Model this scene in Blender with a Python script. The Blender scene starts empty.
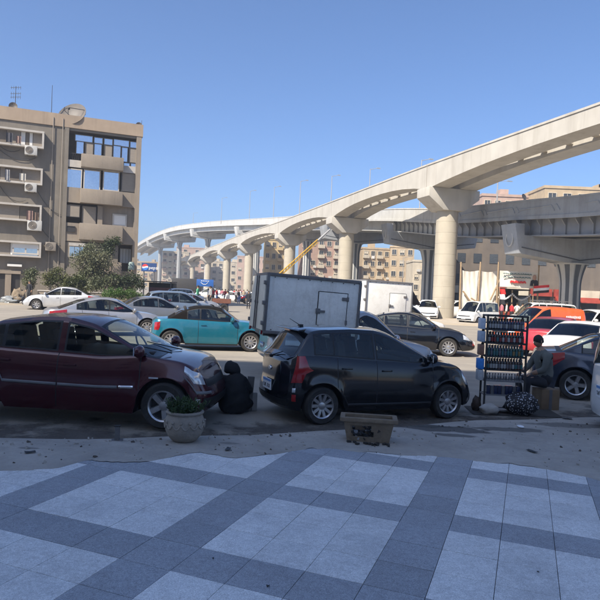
import bpy, bmesh, math, random
import numpy as np
from mathutils import Vector, Matrix
R = math.radians
C = bpy.context.scene.collection
SC = bpy.context.scene
rnd = random.Random(7)

# ---------------------------------------------------------------- camera
CAM = Vector((0, 0, 2.05)); FPX = 609.0
PITCH = math.atan(10.0/FPX); ROLL = 0.0425
FW = Vector((0, math.cos(PITCH), -math.sin(PITCH)))
R0 = Vector((1, 0, 0)); U0 = Vector((0, math.sin(PITCH), math.cos(PITCH)))
RT = R0*math.cos(ROLL) + U0*math.sin(ROLL)
UP = U0*math.cos(ROLL) - R0*math.sin(ROLL)
cam = bpy.data.cameras.new('camera'); cam.sensor_width = 36; cam.lens = FPX/600*36
cam.clip_start = .05; cam.clip_end = 5000
co = bpy.data.objects.new('camera', cam); C.objects.link(co)
co.matrix_world = Matrix(((RT.x, UP.x, -FW.x, CAM.x), (RT.y, UP.y, -FW.y, CAM.y), (RT.z, UP.z, -FW.z, CAM.z), (0, 0, 0, 1)))
SC.camera = co

# ---------------------------------------------------------------- light
SUN_EL, SUN_AZ = R(45), R(40)          # light travels 40 deg right of straight ahead
w = bpy.data.worlds.new('World'); SC.world = w; w.use_nodes = True
nt = w.node_tree; nt.nodes.clear()
sky = nt.nodes.new('ShaderNodeTexSky'); sky.sky_type = 'NISHITA'; sky.sun_disc = False
sky.sun_elevation = SUN_EL; sky.sun_rotation = math.pi + SUN_AZ
sky.altitude = 50; sky.air_density = .8; sky.dust_density = 1.5; sky.ozone_density = 5.0
bg = nt.nodes.new('ShaderNodeBackground'); bg.inputs[1].default_value = .15
wo = nt.nodes.new('ShaderNodeOutputWorld')
gm = nt.nodes.new('ShaderNodeGamma'); gm.inputs[1].default_value = .92
nt.links.new(sky.outputs[0], gm.inputs[0]); tn = nt.nodes.new('ShaderNodeMix'); tn.data_type = 'RGBA'; tn.blend_type = 'MULTIPLY'; tn.inputs[0].default_value = 1; tn.inputs[7].default_value = (.56, .645, .75, 1)
nt.links.new(gm.outputs[0], tn.inputs[6]); nt.links.new(tn.outputs[2], bg.inputs[0]); nt.links.new(bg.outputs[0], wo.inputs[0])
sl = bpy.data.lights.new('sun', 'SUN'); sl.energy = 4.3; sl.angle = R(.53); sl.color = (1, .91, .78)
so = bpy.data.objects.new('sun', sl); C.objects.link(so)
SUND = Vector((math.sin(SUN_AZ)*math.cos(SUN_EL), math.cos(SUN_AZ)*math.cos(SUN_EL), -math.sin(SUN_EL)))
so.rotation_euler = SUND.to_track_quat('-Z', 'Y').to_euler(); so.location = (0, 0, 60)
SC.view_settings.view_transform = 'Standard'; SC.view_settings.look = 'None'
SC.view_settings.exposure = 1.05; SC.view_settings.gamma = 1
SC.render.engine = 'CYCLES'
SC.cycles.max_bounces = 6; SC.cycles.transparent_max_bounces = 12

# ---------------------------------------------------------------- helpers
def pdir(px, py):
    return FW*FPX + RT*(px-300) - UP*(py-300)
def gnd(px, py, z=0.0):
    d = pdir(px, py); t = (z-CAM.z)/d.z
    return CAM + d*t
def at(px, py, dep):                  # point on the pixel ray at world depth y = dep
    d = pdir(px, py); return CAM + d*(dep/d.y)

class MB:
    def __init__(s): s.v = []; s.f = []; s.m = []; s.sm = []
    def add(s, vs, fs, mi=0, smooth=False):
        o = len(s.v); s.v += [tuple(v) for v in vs]
        for f in fs: s.f.append(tuple(o+i for i in f)); s.m.append(mi); s.sm.append(smooth)
        return s
    def quad(s, a, b, c, d, mi=0): return s.add([a, b, c, d], [(0, 1, 2, 3)], mi)
    def box(s, c, d, mi=0, rz=0, M=None):
        x, y, z = d[0]/2, d[1]/2, d[2]/2
        vs = [Vector((i*x, j*y, k*z)) for k in (-1, 1) for j in (-1, 1) for i in (-1, 1)]
        if M is None: M = Matrix.Rotation(rz, 4, 'Z') if rz else None
        if M is not None: vs = [M @ v for v in vs]
        vs = [v+Vector(c) for v in vs]
        return s.add(vs, [(0, 2, 3, 1), (4, 5, 7, 6), (0, 1, 5, 4), (2, 6, 7, 3), (0, 4, 6, 2), (1, 3, 7, 5)], mi)
    def tube(s, p0, p1, r0, r1=None, n=8, mi=0, caps=True):
        r1 = r0 if r1 is None else r1
        p0 = Vector(p0); p1 = Vector(p1); d = (p1-p0)
        if d.length < 1e-7: return s
        d.normalize(); a = d.orthogonal().normalized(); b = d.cross(a)
        vs = []
        for p, r in ((p0, r0), (p1, r1)):
            for k in range(n):
                t = 2*math.pi*k/n; vs.append(p+(a*math.cos(t)+b*math.sin(t))*r)
        s.add(vs, [(k, (k+1) % n, n+(k+1) % n, n+k) for k in range(n)], mi, True)
        if caps:
            s.add(vs[:n], [tuple(range(n-1, -1, -1))], mi); s.add(vs[n:], [tuple(range(n))], mi)
        return s
    def path(s, pts, r, n=6, mi=0):
        for a, b in zip(pts[:-1], pts[1:]): s.tube(a, b, r, r, n, mi)
        return s
    def lathe(s, prof, n=24, mi=0, M=None, close=False, smooth=True, rf=None):
        vs = []
        for r, z in prof:
            for k in range(n):
                t = 2*math.pi*k/n; rr = r*(rf(t, z) if rf else 1)
                v = Vector((rr*math.cos(t), rr*math.sin(t), z)); vs.append(M @ v if M is not None else v)
        fs = []
        for i in range(len(prof)-1):
            for k in range(n): fs.append((i*n+k, i*n+(k+1) % n, (i+1)*n+(k+1) % n, (i+1)*n+k))
        s.add(vs, fs, mi, smooth)
        if close:
            m = len(prof)-1
            s.add(vs[:n], [tuple(range(n-1, -1, -1))], mi); s.add(vs[m*n:], [tuple(range(n))], mi)
        return s
    def prism(s, poly, M, depth, mi=0):
        # poly in local (a,b); M maps (a, c, b): extrude along c from 0..depth
        n = len(poly)
        vs = [M @ Vector((a, 0, b)) for a, b in poly] + [M @ Vector((a, depth, b)) for a, b in poly]
        fs = [tuple(range(n)), tuple(range(2*n-1, n-1, -1))]
        fs += [(k, n+k, n+(k+1) % n, (k+1) % n) for k in range(n)]
        return s.add(vs, fs, mi)
    def grid(s, P, mi=0, smooth=True, flip=False):
        h = len(P); ww = len(P[0]); vs = [p for row in P for p in row]
        fs = []
        for i in range(h-1):
            for j in range(ww-1):
                f = (i*ww+j, i*ww+j+1, (i+1)*ww+j+1, (i+1)*ww+j)
                fs.append(f[::-1] if flip else f)
        return s.add(vs, fs, mi, smooth)
    def sphere(s, c, r, n=10, mi=0, M=None):
        rx, ry, rz = (r, r, r) if not hasattr(r, '__len__') else r
        prof = [(max(1e-4, math.sin(math.pi*k/n)), -math.cos(math.pi*k/n)) for k in range(n+1)]
        T = Matrix.Translation(Vector(c)) @ (M if M is not None else Matrix.Identity(4)) @ Matrix.Diagonal((rx, ry, rz, 1))
        return s.lathe(prof, max(8, n), mi, T)
    def mesh(s, name, mats, bevel=0, angle=35, fixn=False, merge=False):
        me = bpy.data.meshes.new(name)
        me.from_pydata(s.v, [], s.f)
        for m_ in (mats if isinstance(mats, (list, tuple)) else [mats]): me.materials.append(m_)
        me.polygons.foreach_set('material_index', s.m)
        if bevel or fixn or merge:
            bm = bmesh.new(); bm.from_mesh(me)
            if merge or fixn: bmesh.ops.remove_doubles(bm, verts=bm.verts, dist=1e-4)
            if fixn: bmesh.ops.recalc_face_normals(bm, faces=bm.faces)
            if bevel:
                ed = [e for e in bm.edges if len(e.link_faces) == 2 and e.calc_face_angle(0) > R(30)]
                bmesh.ops.bevel(bm, geom=ed, offset=bevel, offset_type='OFFSET', segments=2, profile=.6, affect='EDGES', clamp_overlap=True)
            bm.to_mesh(me); bm.free()
        me.polygons.foreach_set('use_smooth', [True]*len(me.polygons))
        try: me.set_sharp_from_angle(angle=R(angle))
        except Exception: pass
        me.update()
        return me
    def build(s, name, mats, parent=None, bevel=0, angle=35, loc=None, rot=None, fixn=False, merge=False):
        o = bpy.data.objects.new(name, s.mesh(name, mats, bevel, angle, fixn, merge)); C.objects.link(o)
        if parent is not None: o.parent = parent
        if loc is not None: o.location = loc
        if rot is not None: o.rotation_euler = rot
        return o

def tag(o, label=None, cat=None, group=None, kind=None):
    if label: o['label'] = label
    if cat: o['category'] = cat
    if group: o['group'] = group
    if kind: o['kind'] = kind
    return o
def empty(name, loc=(0, 0, 0), rz=0, label=None, cat=None, group=None):
    o = bpy.data.objects.new(name, None); C.objects.link(o); o.location = loc; o.rotation_euler = (0, 0, rz)
    o.empty_display_size = .2
    return tag(o, label, cat, group)
def inst(me, name, parent=None, loc=(0, 0, 0), rot=None, scale=None):
    o = bpy.data.objects.new(name, me); C.objects.link(o)
    if parent is not None: o.parent = parent
    o.location = loc
    if rot is not None: o.rotation_euler = rot
    if scale is not None: o.scale = scale
    return o
KIDS = {}
def copy_tree(o, parent=None):
    c = o.copy(); C.objects.link(c); c.parent = parent
    for ch in [k for k in o.children]: copy_tree(ch, c)
    return c

# ---------------------------------------------------------------- materials
def mat(name, col, rough=.6, var=.12, scale=6., bump=0., bscale=40., metal=0., coat=0., spec=.5, dirt=None, dscale=1.5, damt=.4, detail=4, objrand=0., stretch=None, world=False):
    m = bpy.data.materials.new(name); m.use_nodes = True; n = m.node_tree.nodes; l = m.node_tree.links
    b = n['Principled BSDF']; b.inputs['Roughness'].default_value = rough; b.inputs['Metallic'].default_value = metal
    b.inputs['Specular IOR Level'].default_value = spec
    b.inputs['Coat Weight'].default_value = coat; b.inputs['Coat Roughness'].default_value = .06
    tc = n.new('ShaderNodeTexCoord'); src = tc.outputs['Object']
    if world: src = n.new('ShaderNodeNewGeometry').outputs['Position']
    if stretch:
        mp = n.new('ShaderNodeMapping'); mp.inputs['Scale'].default_value = stretch; l.new(src, mp.inputs[0]); src = mp.outputs[0]
    nz = n.new('ShaderNodeTexNoise'); nz.inputs['Scale'].default_value = scale; nz.inputs['Detail'].default_value = detail
    l.new(src, nz.inputs[0])
    mr = n.new('ShaderNodeMapRange'); mr.inputs[1].default_value = .3; mr.inputs[2].default_value = .7
    mr.inputs[3].default_value = 1-var; mr.inputs[4].default_value = 1+var
    l.new(nz.outputs[0], mr.inputs[0])
    hv = n.new('ShaderNodeHueSaturation'); hv.inputs['Color'].default_value = (*col, 1)
    val = mr.outputs[0]
    if objrand:
        oi = n.new('ShaderNodeObjectInfo'); m2 = n.new('ShaderNodeMapRange')
        m2.inputs[3].default_value = 1-objrand; m2.inputs[4].default_value = 1+objrand
        l.new(oi.outputs['Random'], m2.inputs[0]); mu = n.new('ShaderNodeMath'); mu.operation = 'MULTIPLY'
        l.new(val, mu.inputs[0]); l.new(m2.outputs[0], mu.inputs[1]); val = mu.outputs[0]
    l.new(val, hv.inputs['Value']); out = hv.outputs[0]
    if dirt:
        dz = n.new('ShaderNodeTexNoise'); dz.inputs['Scale'].default_value = dscale; dz.inputs['Detail'].default_value = 7
        dz.inputs['Roughness'].default_value = .92
        l.new(src, dz.inputs[0])
        dr = n.new('ShaderNodeMapRange'); dr.inputs[1].default_value = .45; dr.inputs[2].default_value = .7; dr.inputs[4].default_value = damt
        l.new(dz.outputs[0], dr.inputs[0])
        mx = n.new('ShaderNodeMix'); mx.data_type = 'RGBA'; mx.inputs[7].default_value = (*dirt, 1)
        l.new(dr.outputs[0], mx.inputs[0]); l.new(out, mx.inputs[6]); out = mx.outputs[2]
    l.new(out, b.inputs['Base Color'])
    if bump:
        bz = n.new('ShaderNodeTexNoise'); bz.inputs['Scale'].default_value = bscale; bz.inputs['Detail'].default_value = 5
        l.new(src, bz.inputs[0])
        bp = n.new('ShaderNodeBump'); bp.inputs['Strength'].default_value = bump; bp.inputs['Distance'].default_value = .02
        l.new(bz.outputs[0], bp.inputs['Height']); l.new(bp.outputs[0], b.inputs['Normal'])
    return m
def glass(name, tint=(.5, .52, .5), through=.55, rough=.02):
    m = bpy.data.materials.new(name); m.use_nodes = True; n = m.node_tree.nodes; l = m.node_tree.links
    n.remove(n['Principled BSDF']); o = n['Material Output']
    tr = n.new('ShaderNodeBsdfTransparent'); tr.inputs[0].default_value = (*[through*c/max(tint) for c in tint], 1)
    gl = n.new('ShaderNodeBsdfGlossy'); gl.inputs['Roughness'].default_value = rough; gl.inputs[0].default_value = (.95, .95, .95, 1)
    fr = n.new('ShaderNodeFresnel'); fr.inputs[0].default_value = 1.6
    mx = n.new('ShaderNodeMixShader')
    l.new(fr.outputs[0], mx.inputs[0]); l.new(tr.outputs[0], mx.inputs[1]); l.new(gl.outputs[0], mx.inputs[2])
    l.new(mx.outputs[0], o.inputs[0]); return m
def streaks(m, amt=.45, sc=2.2, col=(.2, .18, .15)):
    # vertical run-off stains and blotches
    n = m.node_tree.nodes; l = m.node_tree.links; b = n['Principled BSDF']; src = b.inputs['Base Color'].links[0].from_socket
    tc = n.new('ShaderNodeTexCoord'); mp = n.new('ShaderNodeMapping'); mp.inputs['Scale'].default_value = (sc, sc, sc*.09); l.new(tc.outputs['Object'], mp.inputs[0])
    nz = n.new('ShaderNodeTexNoise'); nz.inputs['Scale'].default_value = 1; nz.inputs['Detail'].default_value = 6; nz.inputs['Roughness'].default_value = .7; l.new(mp.outputs[0], nz.inputs[0])
    mr = n.new('ShaderNodeMapRange'); mr.inputs[1].default_value = .5; mr.inputs[2].default_value = .72; mr.inputs[4].default_value = amt; l.new(nz.outputs[0], mr.inputs[0])
    mx = n.new('ShaderNodeMix'); mx.data_type = 'RGBA'; mx.inputs[7].default_value = (*col, 1); l.new(mr.outputs[0], mx.inputs[0]); l.new(src, mx.inputs[6]); l.new(mx.outputs[2], b.inputs['Base Color'])
    return m
def paint(name, col, metal=.0, rough=.3, dust=.25):
    return mat(name, col, rough, .04, 3, metal=metal, coat=.8, dirt=(.33, .29, .24), dscale=2.2, damt=dust)

M = {}
M['black'] = mat('black plastic', (.012, .012, .013), .5, .2)
M['rubber'] = mat('tyre rubber', (.02, .019, .018), .8, .2, dirt=(.15, .13, .11), dscale=5, damt=.35)
M['trimgrey'] = mat('grey trim', (.16, .16, .165), .45, .1)
M['alloy'] = mat('wheel alloy', (.55, .55, .56), .32, .08, metal=.85, dirt=(.12, .1, .08), dscale=8, damt=.5)
M['chrome'] = mat('chrome', (.8, .8, .8), .12, .02, metal=1)
M['seat'] = mat('seat fabric', (.035, .034, .036), .9, .2)
M['glass'] = glass('car glass', (.46, .5, .48), .52)
M['glassclear'] = glass('clear car glass', (.46, .5, .48), .78)
M['glassdark'] = glass('tinted car glass', (.2, .23, .25), .2)
M['lampglass'] = mat('headlight glass', (.62, .64, .66), .12, .15, 14, metal=.35, coat=1)
M['taillight'] = mat('red light lens', (.28, .008, .012), .15, .15, 20, coat=1)
M['amber'] = mat('amber lens', (.6, .2, .02), .2, .1, coat=1)
M['plate'] = mat('number plate white', (.72, .73, .74), .4, .05)
M['ink'] = mat('dark ink', (.02, .02, .025), .6, .1)
M['plateblue'] = mat('plate band', (.1, .24, .5), .5, .05)
M['skin'] = mat('skin', (.36, .21, .13), .55, .1)
M['hair'] = mat('dark hair', (.015, .012, .01), .7, .2)
# ---------------------------------------------------------------- cars
def sfun(pts, r=.06):
    xs = [p[0] for p in pts]; zs = [p[1] for p in pts]
    def f(x): return sum(float(np.interp(x+t*r, xs, zs)) for t in (-1, -.5, 0, .5, 1))/5
    return f
YP = ([0, .06, .16, .36, .56, .74, .88, .95, 1.0], [.935, .965, .982, 1.0, .995, .985, .965, .945, .905])
VROWS = [0, .06, .14, .26, .4, .54, .66, .76, .86, .93, .97, 1.0]

SEDAN = dict(L=4.5, W=1.78, r=.315, xf=1.36, xr=-1.32, zb=.2, xE=1.72, xEr=-1.72,
    zs=[(-2.3, .86), (-2.2, .95), (-1.6, 1.0), (-.9, .95), (.5, .90), (1.0, .93), (1.6, .86), (2.05, .74), (2.3, .64)],
    zt=[(-1.8, .95), (-1.0, 1.36), (-.4, 1.45), (.1, 1.45), (.42, 1.37), (1.2, .9)], xA=1.2, xB=.35, xC=-.85, xD=-1.8,
    win=[(-1.2, -.86), (-.82, -.06), (.02, .98)], doors=[(-.98, -.03), (-.01, 1.02)],
    ff=[(0, -.1), (.18, -.01), (.4, 0), (.6, -.05), (.8, -.13), (1, -.3)], fr=[(0, -.1), (.2, 0), (.45, 0), (.7, -.03), (1, -.1)],
    head=[(2.12, 2.62, .68, .95)], tail=[(.5, 1.03, .62, .93)])
HATCH = dict(L=3.6, W=1.62, r=.29, xf=1.17, xr=-1.2, zb=.19, xE=1.38, xEr=-1.42,
    zs=[(-1.85, .86), (-1.6, .98), (-1.2, 1.0), (.5, .90), (.95, .95), (1.35, .88), (1.65, .74), (1.85, .64)],
    zt=[(-1.72, .96), (-1.64, 1.2), (-1.5, 1.42), (-1.3, 1.465), (-.6, 1.49), (0, 1.47), (.3, 1.38), (1.15, .92)], xA=1.12, xB=.2, xC=-1.46, xD=-1.72,
    win=[(-1.3, -1.0), (-.97, -.28), (-.2, .86)], doors=[(-.95, -.24), (-.22, .84)],
    ff=[(0, -.08), (.2, 0), (.4, 0), (.6, -.04), (.8, -.12), (1, -.26)], fr=[(0, -.08), (.2, 0), (.42, .0), (.5, -.035), (1, -.06)],
    head=[(2.1, 2.6, .62, .97)], tail=[(.55, 1.0, .62, 1.0)])

def make_car(name, label, cat, S, paintm, loc, yaw, res=1.0, roofm=None, glassm=None, rim=None, spokes=10, group=None, scale=1.0, tilt=0, sides=(-1, 1), rear_plate=True, box=None, seats=True):
    root = empty(name, loc, yaw, label, cat, group); root.scale = (scale,)*3
    if tilt: root.rotation_euler = (0, tilt, yaw)
    L, W, r = S['L'], S['W'], S['r']; xf, xr = S['xf'], S['xr']; hw = W/2
    xE, xEr = S['xE'], S['xEr']; a = L/2-xE; ar = L/2+xEr
    zsf = sfun(S['zs'], .08); ztf = sfun(S['zt'], S.get('zr', .07)); zb0 = S['zb']; ra = r+.065
    glassm = glassm or M['glass']; rim = rim or M['alloy']
    tap = S.get('tap', .05)
    def wstr(x):
        t = max(0, x-xE*.35)/(xE*.65) if x > 0 else max(0, -x+xEr*.35)/(-xEr*.65)
        return hw*(1-tap*t*t)
    def wcap(x):
        if xEr <= x <= xE: return wstr(x)
        t = min(.98, (x-xE)/a if x > xE else (xEr-x)/ar)
        return wstr(xE if x > 0 else xEr)*math.cos(math.asin(t**(1/.85)))**.55
    def zbf(x):
        z = zb0+.05*max(0, (abs(x)-xE)/a)
        for xw in (xf, xr):
            d = abs(x-xw)
            if d < ra: z = max(z, r+math.sqrt(ra*ra-d*d))
        return z
    ffx, fry = S['ff'], S['fr']
    def plan(s):
        if s < 1:
            p = (1-s)*math.pi/2; return xEr-ar*math.sin(p)**.85, wstr(xEr)*max(0, math.cos(p))**.55, math.sin(p)**1.2
        if s <= 2:
            x = xEr+(s-1)*(xE-xEr); return x, wstr(x), 0
        p = (s-2)*math.pi/2; return xE+a*math.sin(p)**.85, wstr(xE)*max(0, math.cos(p))**.55, math.sin(p)**1.2
    def s_of(x):
        return 1+(x-xEr)/(xE-xEr)
    def P(s, v, sd=1):
        x, ww, e = plan(s); z0 = zbf(x); z1 = zsf(x); z = z0+v*(z1-z0)
        u = min(1, max(0, (z-zb0)/(z1-zb0)))
        y = ww*sum(float(np.interp(u+k_*.035, *YP)) for k_ in (-1, 0, 1))/3 if u < .96 else ww*float(np.interp(u, *YP))
        if 1 <= s <= 2:
            for xw in (xf, xr):
                d = math.hypot(x-xw, z-r)
                if d < ra+.25: y += .022*math.exp(-((d-ra)/.07)**2)
        tb = ffx if s > 1.5 else fry
        off = sum(float(np.interp(u+k_*.06, [q[0] for q in tb], [q[1] for q in tb])) for k_ in (-1, -.5, 0, .5, 1))/5
        x += (off*e if s > 1.5 else -off*e)
        return Vector((x, sd*y, z))
    # stations
    ss = [math.pow(k/9, .8) for k in range(9)] if res >= 1 else [0, .3, .6, .85]
    nst = int((xE-xEr)/(.07 if res >= 1 else .16))
    xs = [xEr+(xE-xEr)*k/nst for k in range(nst+1)]
    gaps = []
    if res >= 1:
        for xw in (xf, xr):
            for k in range(-6, 7): xs.append(xw+ra*math.sin(k/6*math.pi/2)*.999)
        for d0, d1 in S['doors']:
            for g in (d0, d1): gaps.append(g)
        gaps = sorted(set(gaps)); gg = []
        for g in gaps:
            if not gg or g-gg[-1] > .05: gg.append(g)
        gaps = gg
        xs = [x for x in xs if all(abs(x-g) > .02 for g in gaps)]
        for g in gaps: xs += [g-.007, g+.007]
    xs = sorted(set(round(x, 4) for x in xs if xEr <= x <= xE))
    ss = ss + [s_of(x) for x in xs] + ([3-math.pow(k/9, .8) for k in range(8, -1, -1)] if res >= 1 else [2.15, 2.4, 2.7, 3.0])
    ss = sorted(set(round(s, 5) for s in ss))
    rows = VROWS if res >= 1 else [0, .1, .3, .55, .8, .95, 1.0]
    buckets = {}
    def put(key, pts, mi):
        buckets.setdefault(key, MB()).add(pts, [(0, 1, 2, 3)], mi, True)
    xA, xB, xC, xD = S['xA'], S['xB'], S['xC'], S['xD']
    crown = .045
    QS = [0, .08, .25, .5, .75, 1.0]
    cols = {}
    for sd in (-1, 1):
        prev = None
        for s in ss:
            x, ww, e = plan(s)
            side = [P(s, v, sd) for v in rows]; ed = side[-1]; cr = crown*min(1, ww/(hw*.6))
            top = [Vector((ed.x, ed.y*(1-q), ed.z+cr*(1-(1-q)**2))) for q in QS]
            und = Vector((side[0].x, 0, side[0].z))
            if prev:
                px_, pside, ptop, pund = prev; xm = (x+px_)/2
                gap = any(abs(xm-g) < .006 for g in gaps) and res >= 1
                dk = None
                if res >= 1:
                    for k, (d0, d1) in enumerate(S['doors']):
                        if d0 < xm < d1: dk = k
                for j in range(len(rows)-1):
                    q = [pside[j], side[j], side[j+1], pside[j+1]]
                    if sd > 0: q = q[::-1]
                    key = 'body'; mi = 0
                    if gap and j >= 1: mi = 1
                    elif dk is not None and j >= 2 and not gap: key = ('door', dk, sd)
                    elif j == 0 and S.get('clad'): mi = 1
                    elif dk is not None and j == 1 and not gap and res >= 1 and S.get('sillgap', 0): mi = 1
                    put(key, q, mi)
                for j in range(len(QS)-1):
                    q = [ptop[j], top[j], top[j+1], ptop[j+1]]
                    if sd > 0: q = q[::-1]
                    key = 'body'; mi = 0
                    if xD+.05 < xm < xA-.12: mi = 1
                    elif xm >= xA-.12 and j >= 1 and s < 2.75: key = 'bonnet'
                    put(key, q, mi)
                q = [pund, und, side[0], pside[0]]
                if sd > 0: q = q[::-1]
                put('body', q, 1)
            prev = (x, side, top, und)
    # greenhouse
    tum = S.get('tum', .34); bow = S.get('bow', .16); xm_ = (xB+xC)/2
    gx = set([xD, xA, xB, xC] + [p[0] for p in S['zt']])
    for w0, w1 in S['win']: gx |= {w0, w1, w0-.03, w1+.03}
    step = .06 if res >= 1 else .15
    k = xD
    while k < xA: gx.add(k); k += step
    gx = sorted(x for x in set(round(x, 3) for x in gx) if xD <= x <= xA)
    gv = [0, .05, .10, .3, .5, .7, .85, .9, 1.0]; gq = [0, .05, .1, .3, .6, 1.0]
    bh = S.get('bowr', .5)
    def GS(x):
        zbz = zsf(x)-.005; yb = wcap(x)*.905-.012
        zc = ztf(x); ze = ztf(x+bow) if x > xm_ else ztf(x-bow*bh)
        if x+bow > S['zt'][-1][0]: ze = min(ze, zbz+.0)
        if x < xm_ and x-bow*bh < S['zt'][0][0]: ze = min(ze, zbz)
        ze = max(zbz, ze-.03)
        side = []
        for v in gv:
            z = zbz+v*(ze-zbz); h = z-zbz
            side.append((yb-tum*h*(.75+.5*h)-.03*max(0, v-.85)/.15*min(1, (ze-zbz)/.3), z))
        ye = side[-1][0]; roof = [(ye*(1-q), ze+(zc-ze)*(1-(1-q)**2)) for q in gq]
        return side, roof
    glasses = {}
    for sd in (-1, 1):
        prev = None
        for x in gx:
            g, rf = GS(x)
            if prev:
                x0, g0, r0_ = prev; xm = (x+x0)/2
                wi = None; seal = False
                for k, (w0, w1) in enumerate(S['win']):
                    if w0 < xm < w1: wi = k
                    if w0-.031 < xm < w1+.031: seal = True
                for j in range(len(gv)-1):
                    q = [Vector((x0, sd*g0[j][0], g0[j][1])), Vector((x, sd*g[j][0], g[j][1])), Vector((x, sd*g[j+1][0], g[j+1][1])), Vector((x0, sd*g0[j+1][0], g0[j+1][1]))]
                    if sd > 0: q = q[::-1]
                    if (q[0]-q[3]).length < 1e-5 and (q[1]-q[2]).length < 1e-5: continue
                    if wi is not None and 2 <= j <= 5: glasses.setdefault(('side_window', wi, sd), MB()).add(q, [(0, 1, 2, 3)], 0, True)
                    elif seal and 1 <= j <= 6: put('body', q, 1)
                    else: put('body', q, 2)
                for j in range(len(gq)-1):
                    q = [Vector((x0, sd*r0_[j][0], r0_[j][1])), Vector((x, sd*rf[j][0], rf[j][1])), Vector((x, sd*rf[j+1][0], rf[j+1][1])), Vector((x0, sd*r0_[j+1][0], r0_[j+1][1]))]
                    if sd > 0: q = q[::-1]
                    if xm > xB+.04 and j >= 2: glasses.setdefault(('windscreen', 0, 0), MB()).add(q, [(0, 1, 2, 3)], 0, True)
                    elif xm > xB and j >= 1: put('body', q, 1)
                    elif xm < xC-.03 and j >= 2 and not S.get('norear') and xm > xD+S.get('rwlow', .03): glasses.setdefault(('rear_window', 0, 0), MB()).add(q, [(0, 1, 2, 3)], 0, True)
                    elif xm < xC and j >= 1 and not S.get('norear') and xm > xD+S.get('rwlow', .03): put('body', q, 1)
                    else: put('body', q, 2)
            prev = (x, g, rf)
    rm = roofm or paintm
    body = None; doors = {}
    for key, mb in buckets.items():
        if key == 'body': body = mb.build('body', [paintm, M['black'], rm], root, merge=True, angle=42)
        elif key == 'bonnet': mb.build('bonnet', [paintm, M['black']], root, merge=True)
        else: doors[key[1:]] = mb.build('door', [paintm, M['black']], root, merge=True)
    for key, mb in glasses.items():
        mb.build(key[0], S.get('glassmap', {}).get(key[0], glassm), root, merge=True)
    # patches on the skin
    def patch(nm, s0, s1, v0, v1, m_, parent=None, off=.006, sds=(-1, 1), sk=0, n=5, thick=True):
        out = []
        for sd in sds:
            g = []
            for i in range(n+1):
                row = []
                for j in range(5):
                    t = i/n; q = j/4
                    s = s0+(s1-s0)*t; v = v0+(v1-v0)*q
                    if callable(sk): s, v = sk(t, q, s, v)
                    p = P(s, v, sd); d1 = P(min(3, s+.01), v, sd)-P(max(0, s-.01), v, sd); d2 = P(s, min(1, v+.01), sd)-P(s, max(0, v-.01), sd)
                    nn = d1.cross(d2)*(-sd)
                    if nn.length < 1e-9: nn = Vector((1 if s > 1.5 else -1, 0, 0))
                    nn.normalize()
                    if nn.y*sd < -.01 and 1 <= s <= 2: nn = -nn
                    bulge = off*(.35+.65*(1 if 0 < i < n and 0 < j < 4 else 0))
                    row.append(p+nn*bulge)
                g.append(row)
            out.append(MB().grid(g, 0, True, flip=sd < 0).build(nm, m_, parent or root))
        return out
    for h in S['head']:
        patch('headlight', h[0], h[1], h[2], h[3], M['lampglass'], off=.012, sk=S.get('headsk', 0))
    for h in S['tail']: patch('tail_light', h[0], h[1], h[2], h[3], M['taillight'], off=.014, sk=S.get('tailsk', 0))
    patch('grille', 2.66, 3.0, .62, .8, M['black'], off=.006)
    patch('air_intake', 2.5, 3.0, .1, .34, M['black'], off=.005)
    for m_ in S.get('mould', []): patch('side_moulding', s_of(m_[0]), s_of(m_[1]), m_[2], m_[3], m_[4], off=.016, n=12)
    if res >= 1:
        for (k, sd), d in doors.items():
            d0, d1 = S['doors'][k]
            p = P(s_of(d0+.16), S.get('hv', .82), sd)
            MB().box(p+Vector((0, sd*.018, 0)), (.17, .03, .028)).build('door_handle', [S.get('handm', paintm), M['black']], d, bevel=.008)
    # mirrors
    mx = S.get('mirx', xA-.32)
    for sd in (-1, 1):
        y = wstr(mx)*.9
        T = Matrix.Diagonal((.07, .11, .075, 1))
        mb = MB().sphere((mx-.02, sd*(y+.12), zsf(mx)+.07), (.075, .115, .085), 10)
        mb.box((mx, sd*(y+.02), zsf(mx)+.03), (.06, .1, .03), 1)
        mb.box((mx-.07, sd*(y+.12), zsf(mx)+.07), (.012, .17, .11), 2)
        mb.build('wing_mirror', [S.get('mirm', paintm), M['black'], M['chrome']], root)
    # plates
    def plate(xx, z, front):
        mb = MB().box((0, 0, 0), (.012, .38, .17)); d = 1 if front else -1
        mb.box((d*.007, 0, .06), (.004, .36, .035), 1)
        for i, (yy, hh) in enumerate([(-.13, .06), (-.09, .045), (-.04, .06), (.05, .06), (.08, .03), (.13, .055)]):
            mb.box((d*.007, yy, -.025), (.004, .016, hh), 2); mb.box((d*.007, yy+.014, -.025+(.02 if i % 2 else -.02)), (.004, .022, .014), 2)
        mb.build('number_plate', [M['plate'], M['plateblue'], M['ink']], root, loc=(xx, 0, z))
    pv = S.get('pv', .5); pp = P(0, pv); plate(pp.x-.012, pp.z, False)
    pp = P(3, .42)
    if not S.get('nofront'): plate(pp.x+.012, pp.z, True)
    # interior
    if seats and not S.get('noseat'):
        zt = zsf(0)
        sm = MB().box((0, 0, .02), (.14, .44, .5), 0, M=Matrix.Rotation(-.2, 4, 'Y')).box((-.05, 0, .29), (.09, .24, .16), 0, M=Matrix.Rotation(-.15, 4, 'Y')).mesh('seat', M['seat'], bevel=.03)
        for sx in S.get('seatx', (-.2, -.78)):
            for sy in (-.36, .36): inst(sm, 'seat', root, (sx, sy, zt+.05))
        MB().box((xA-.42, 0, zt), (.4, W*.72, .12)).build('dashboard', M['seat'], root, bevel=.03)
        mb = MB(); cx, cy, cz = xA-.72, .36, zt+.05
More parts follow.
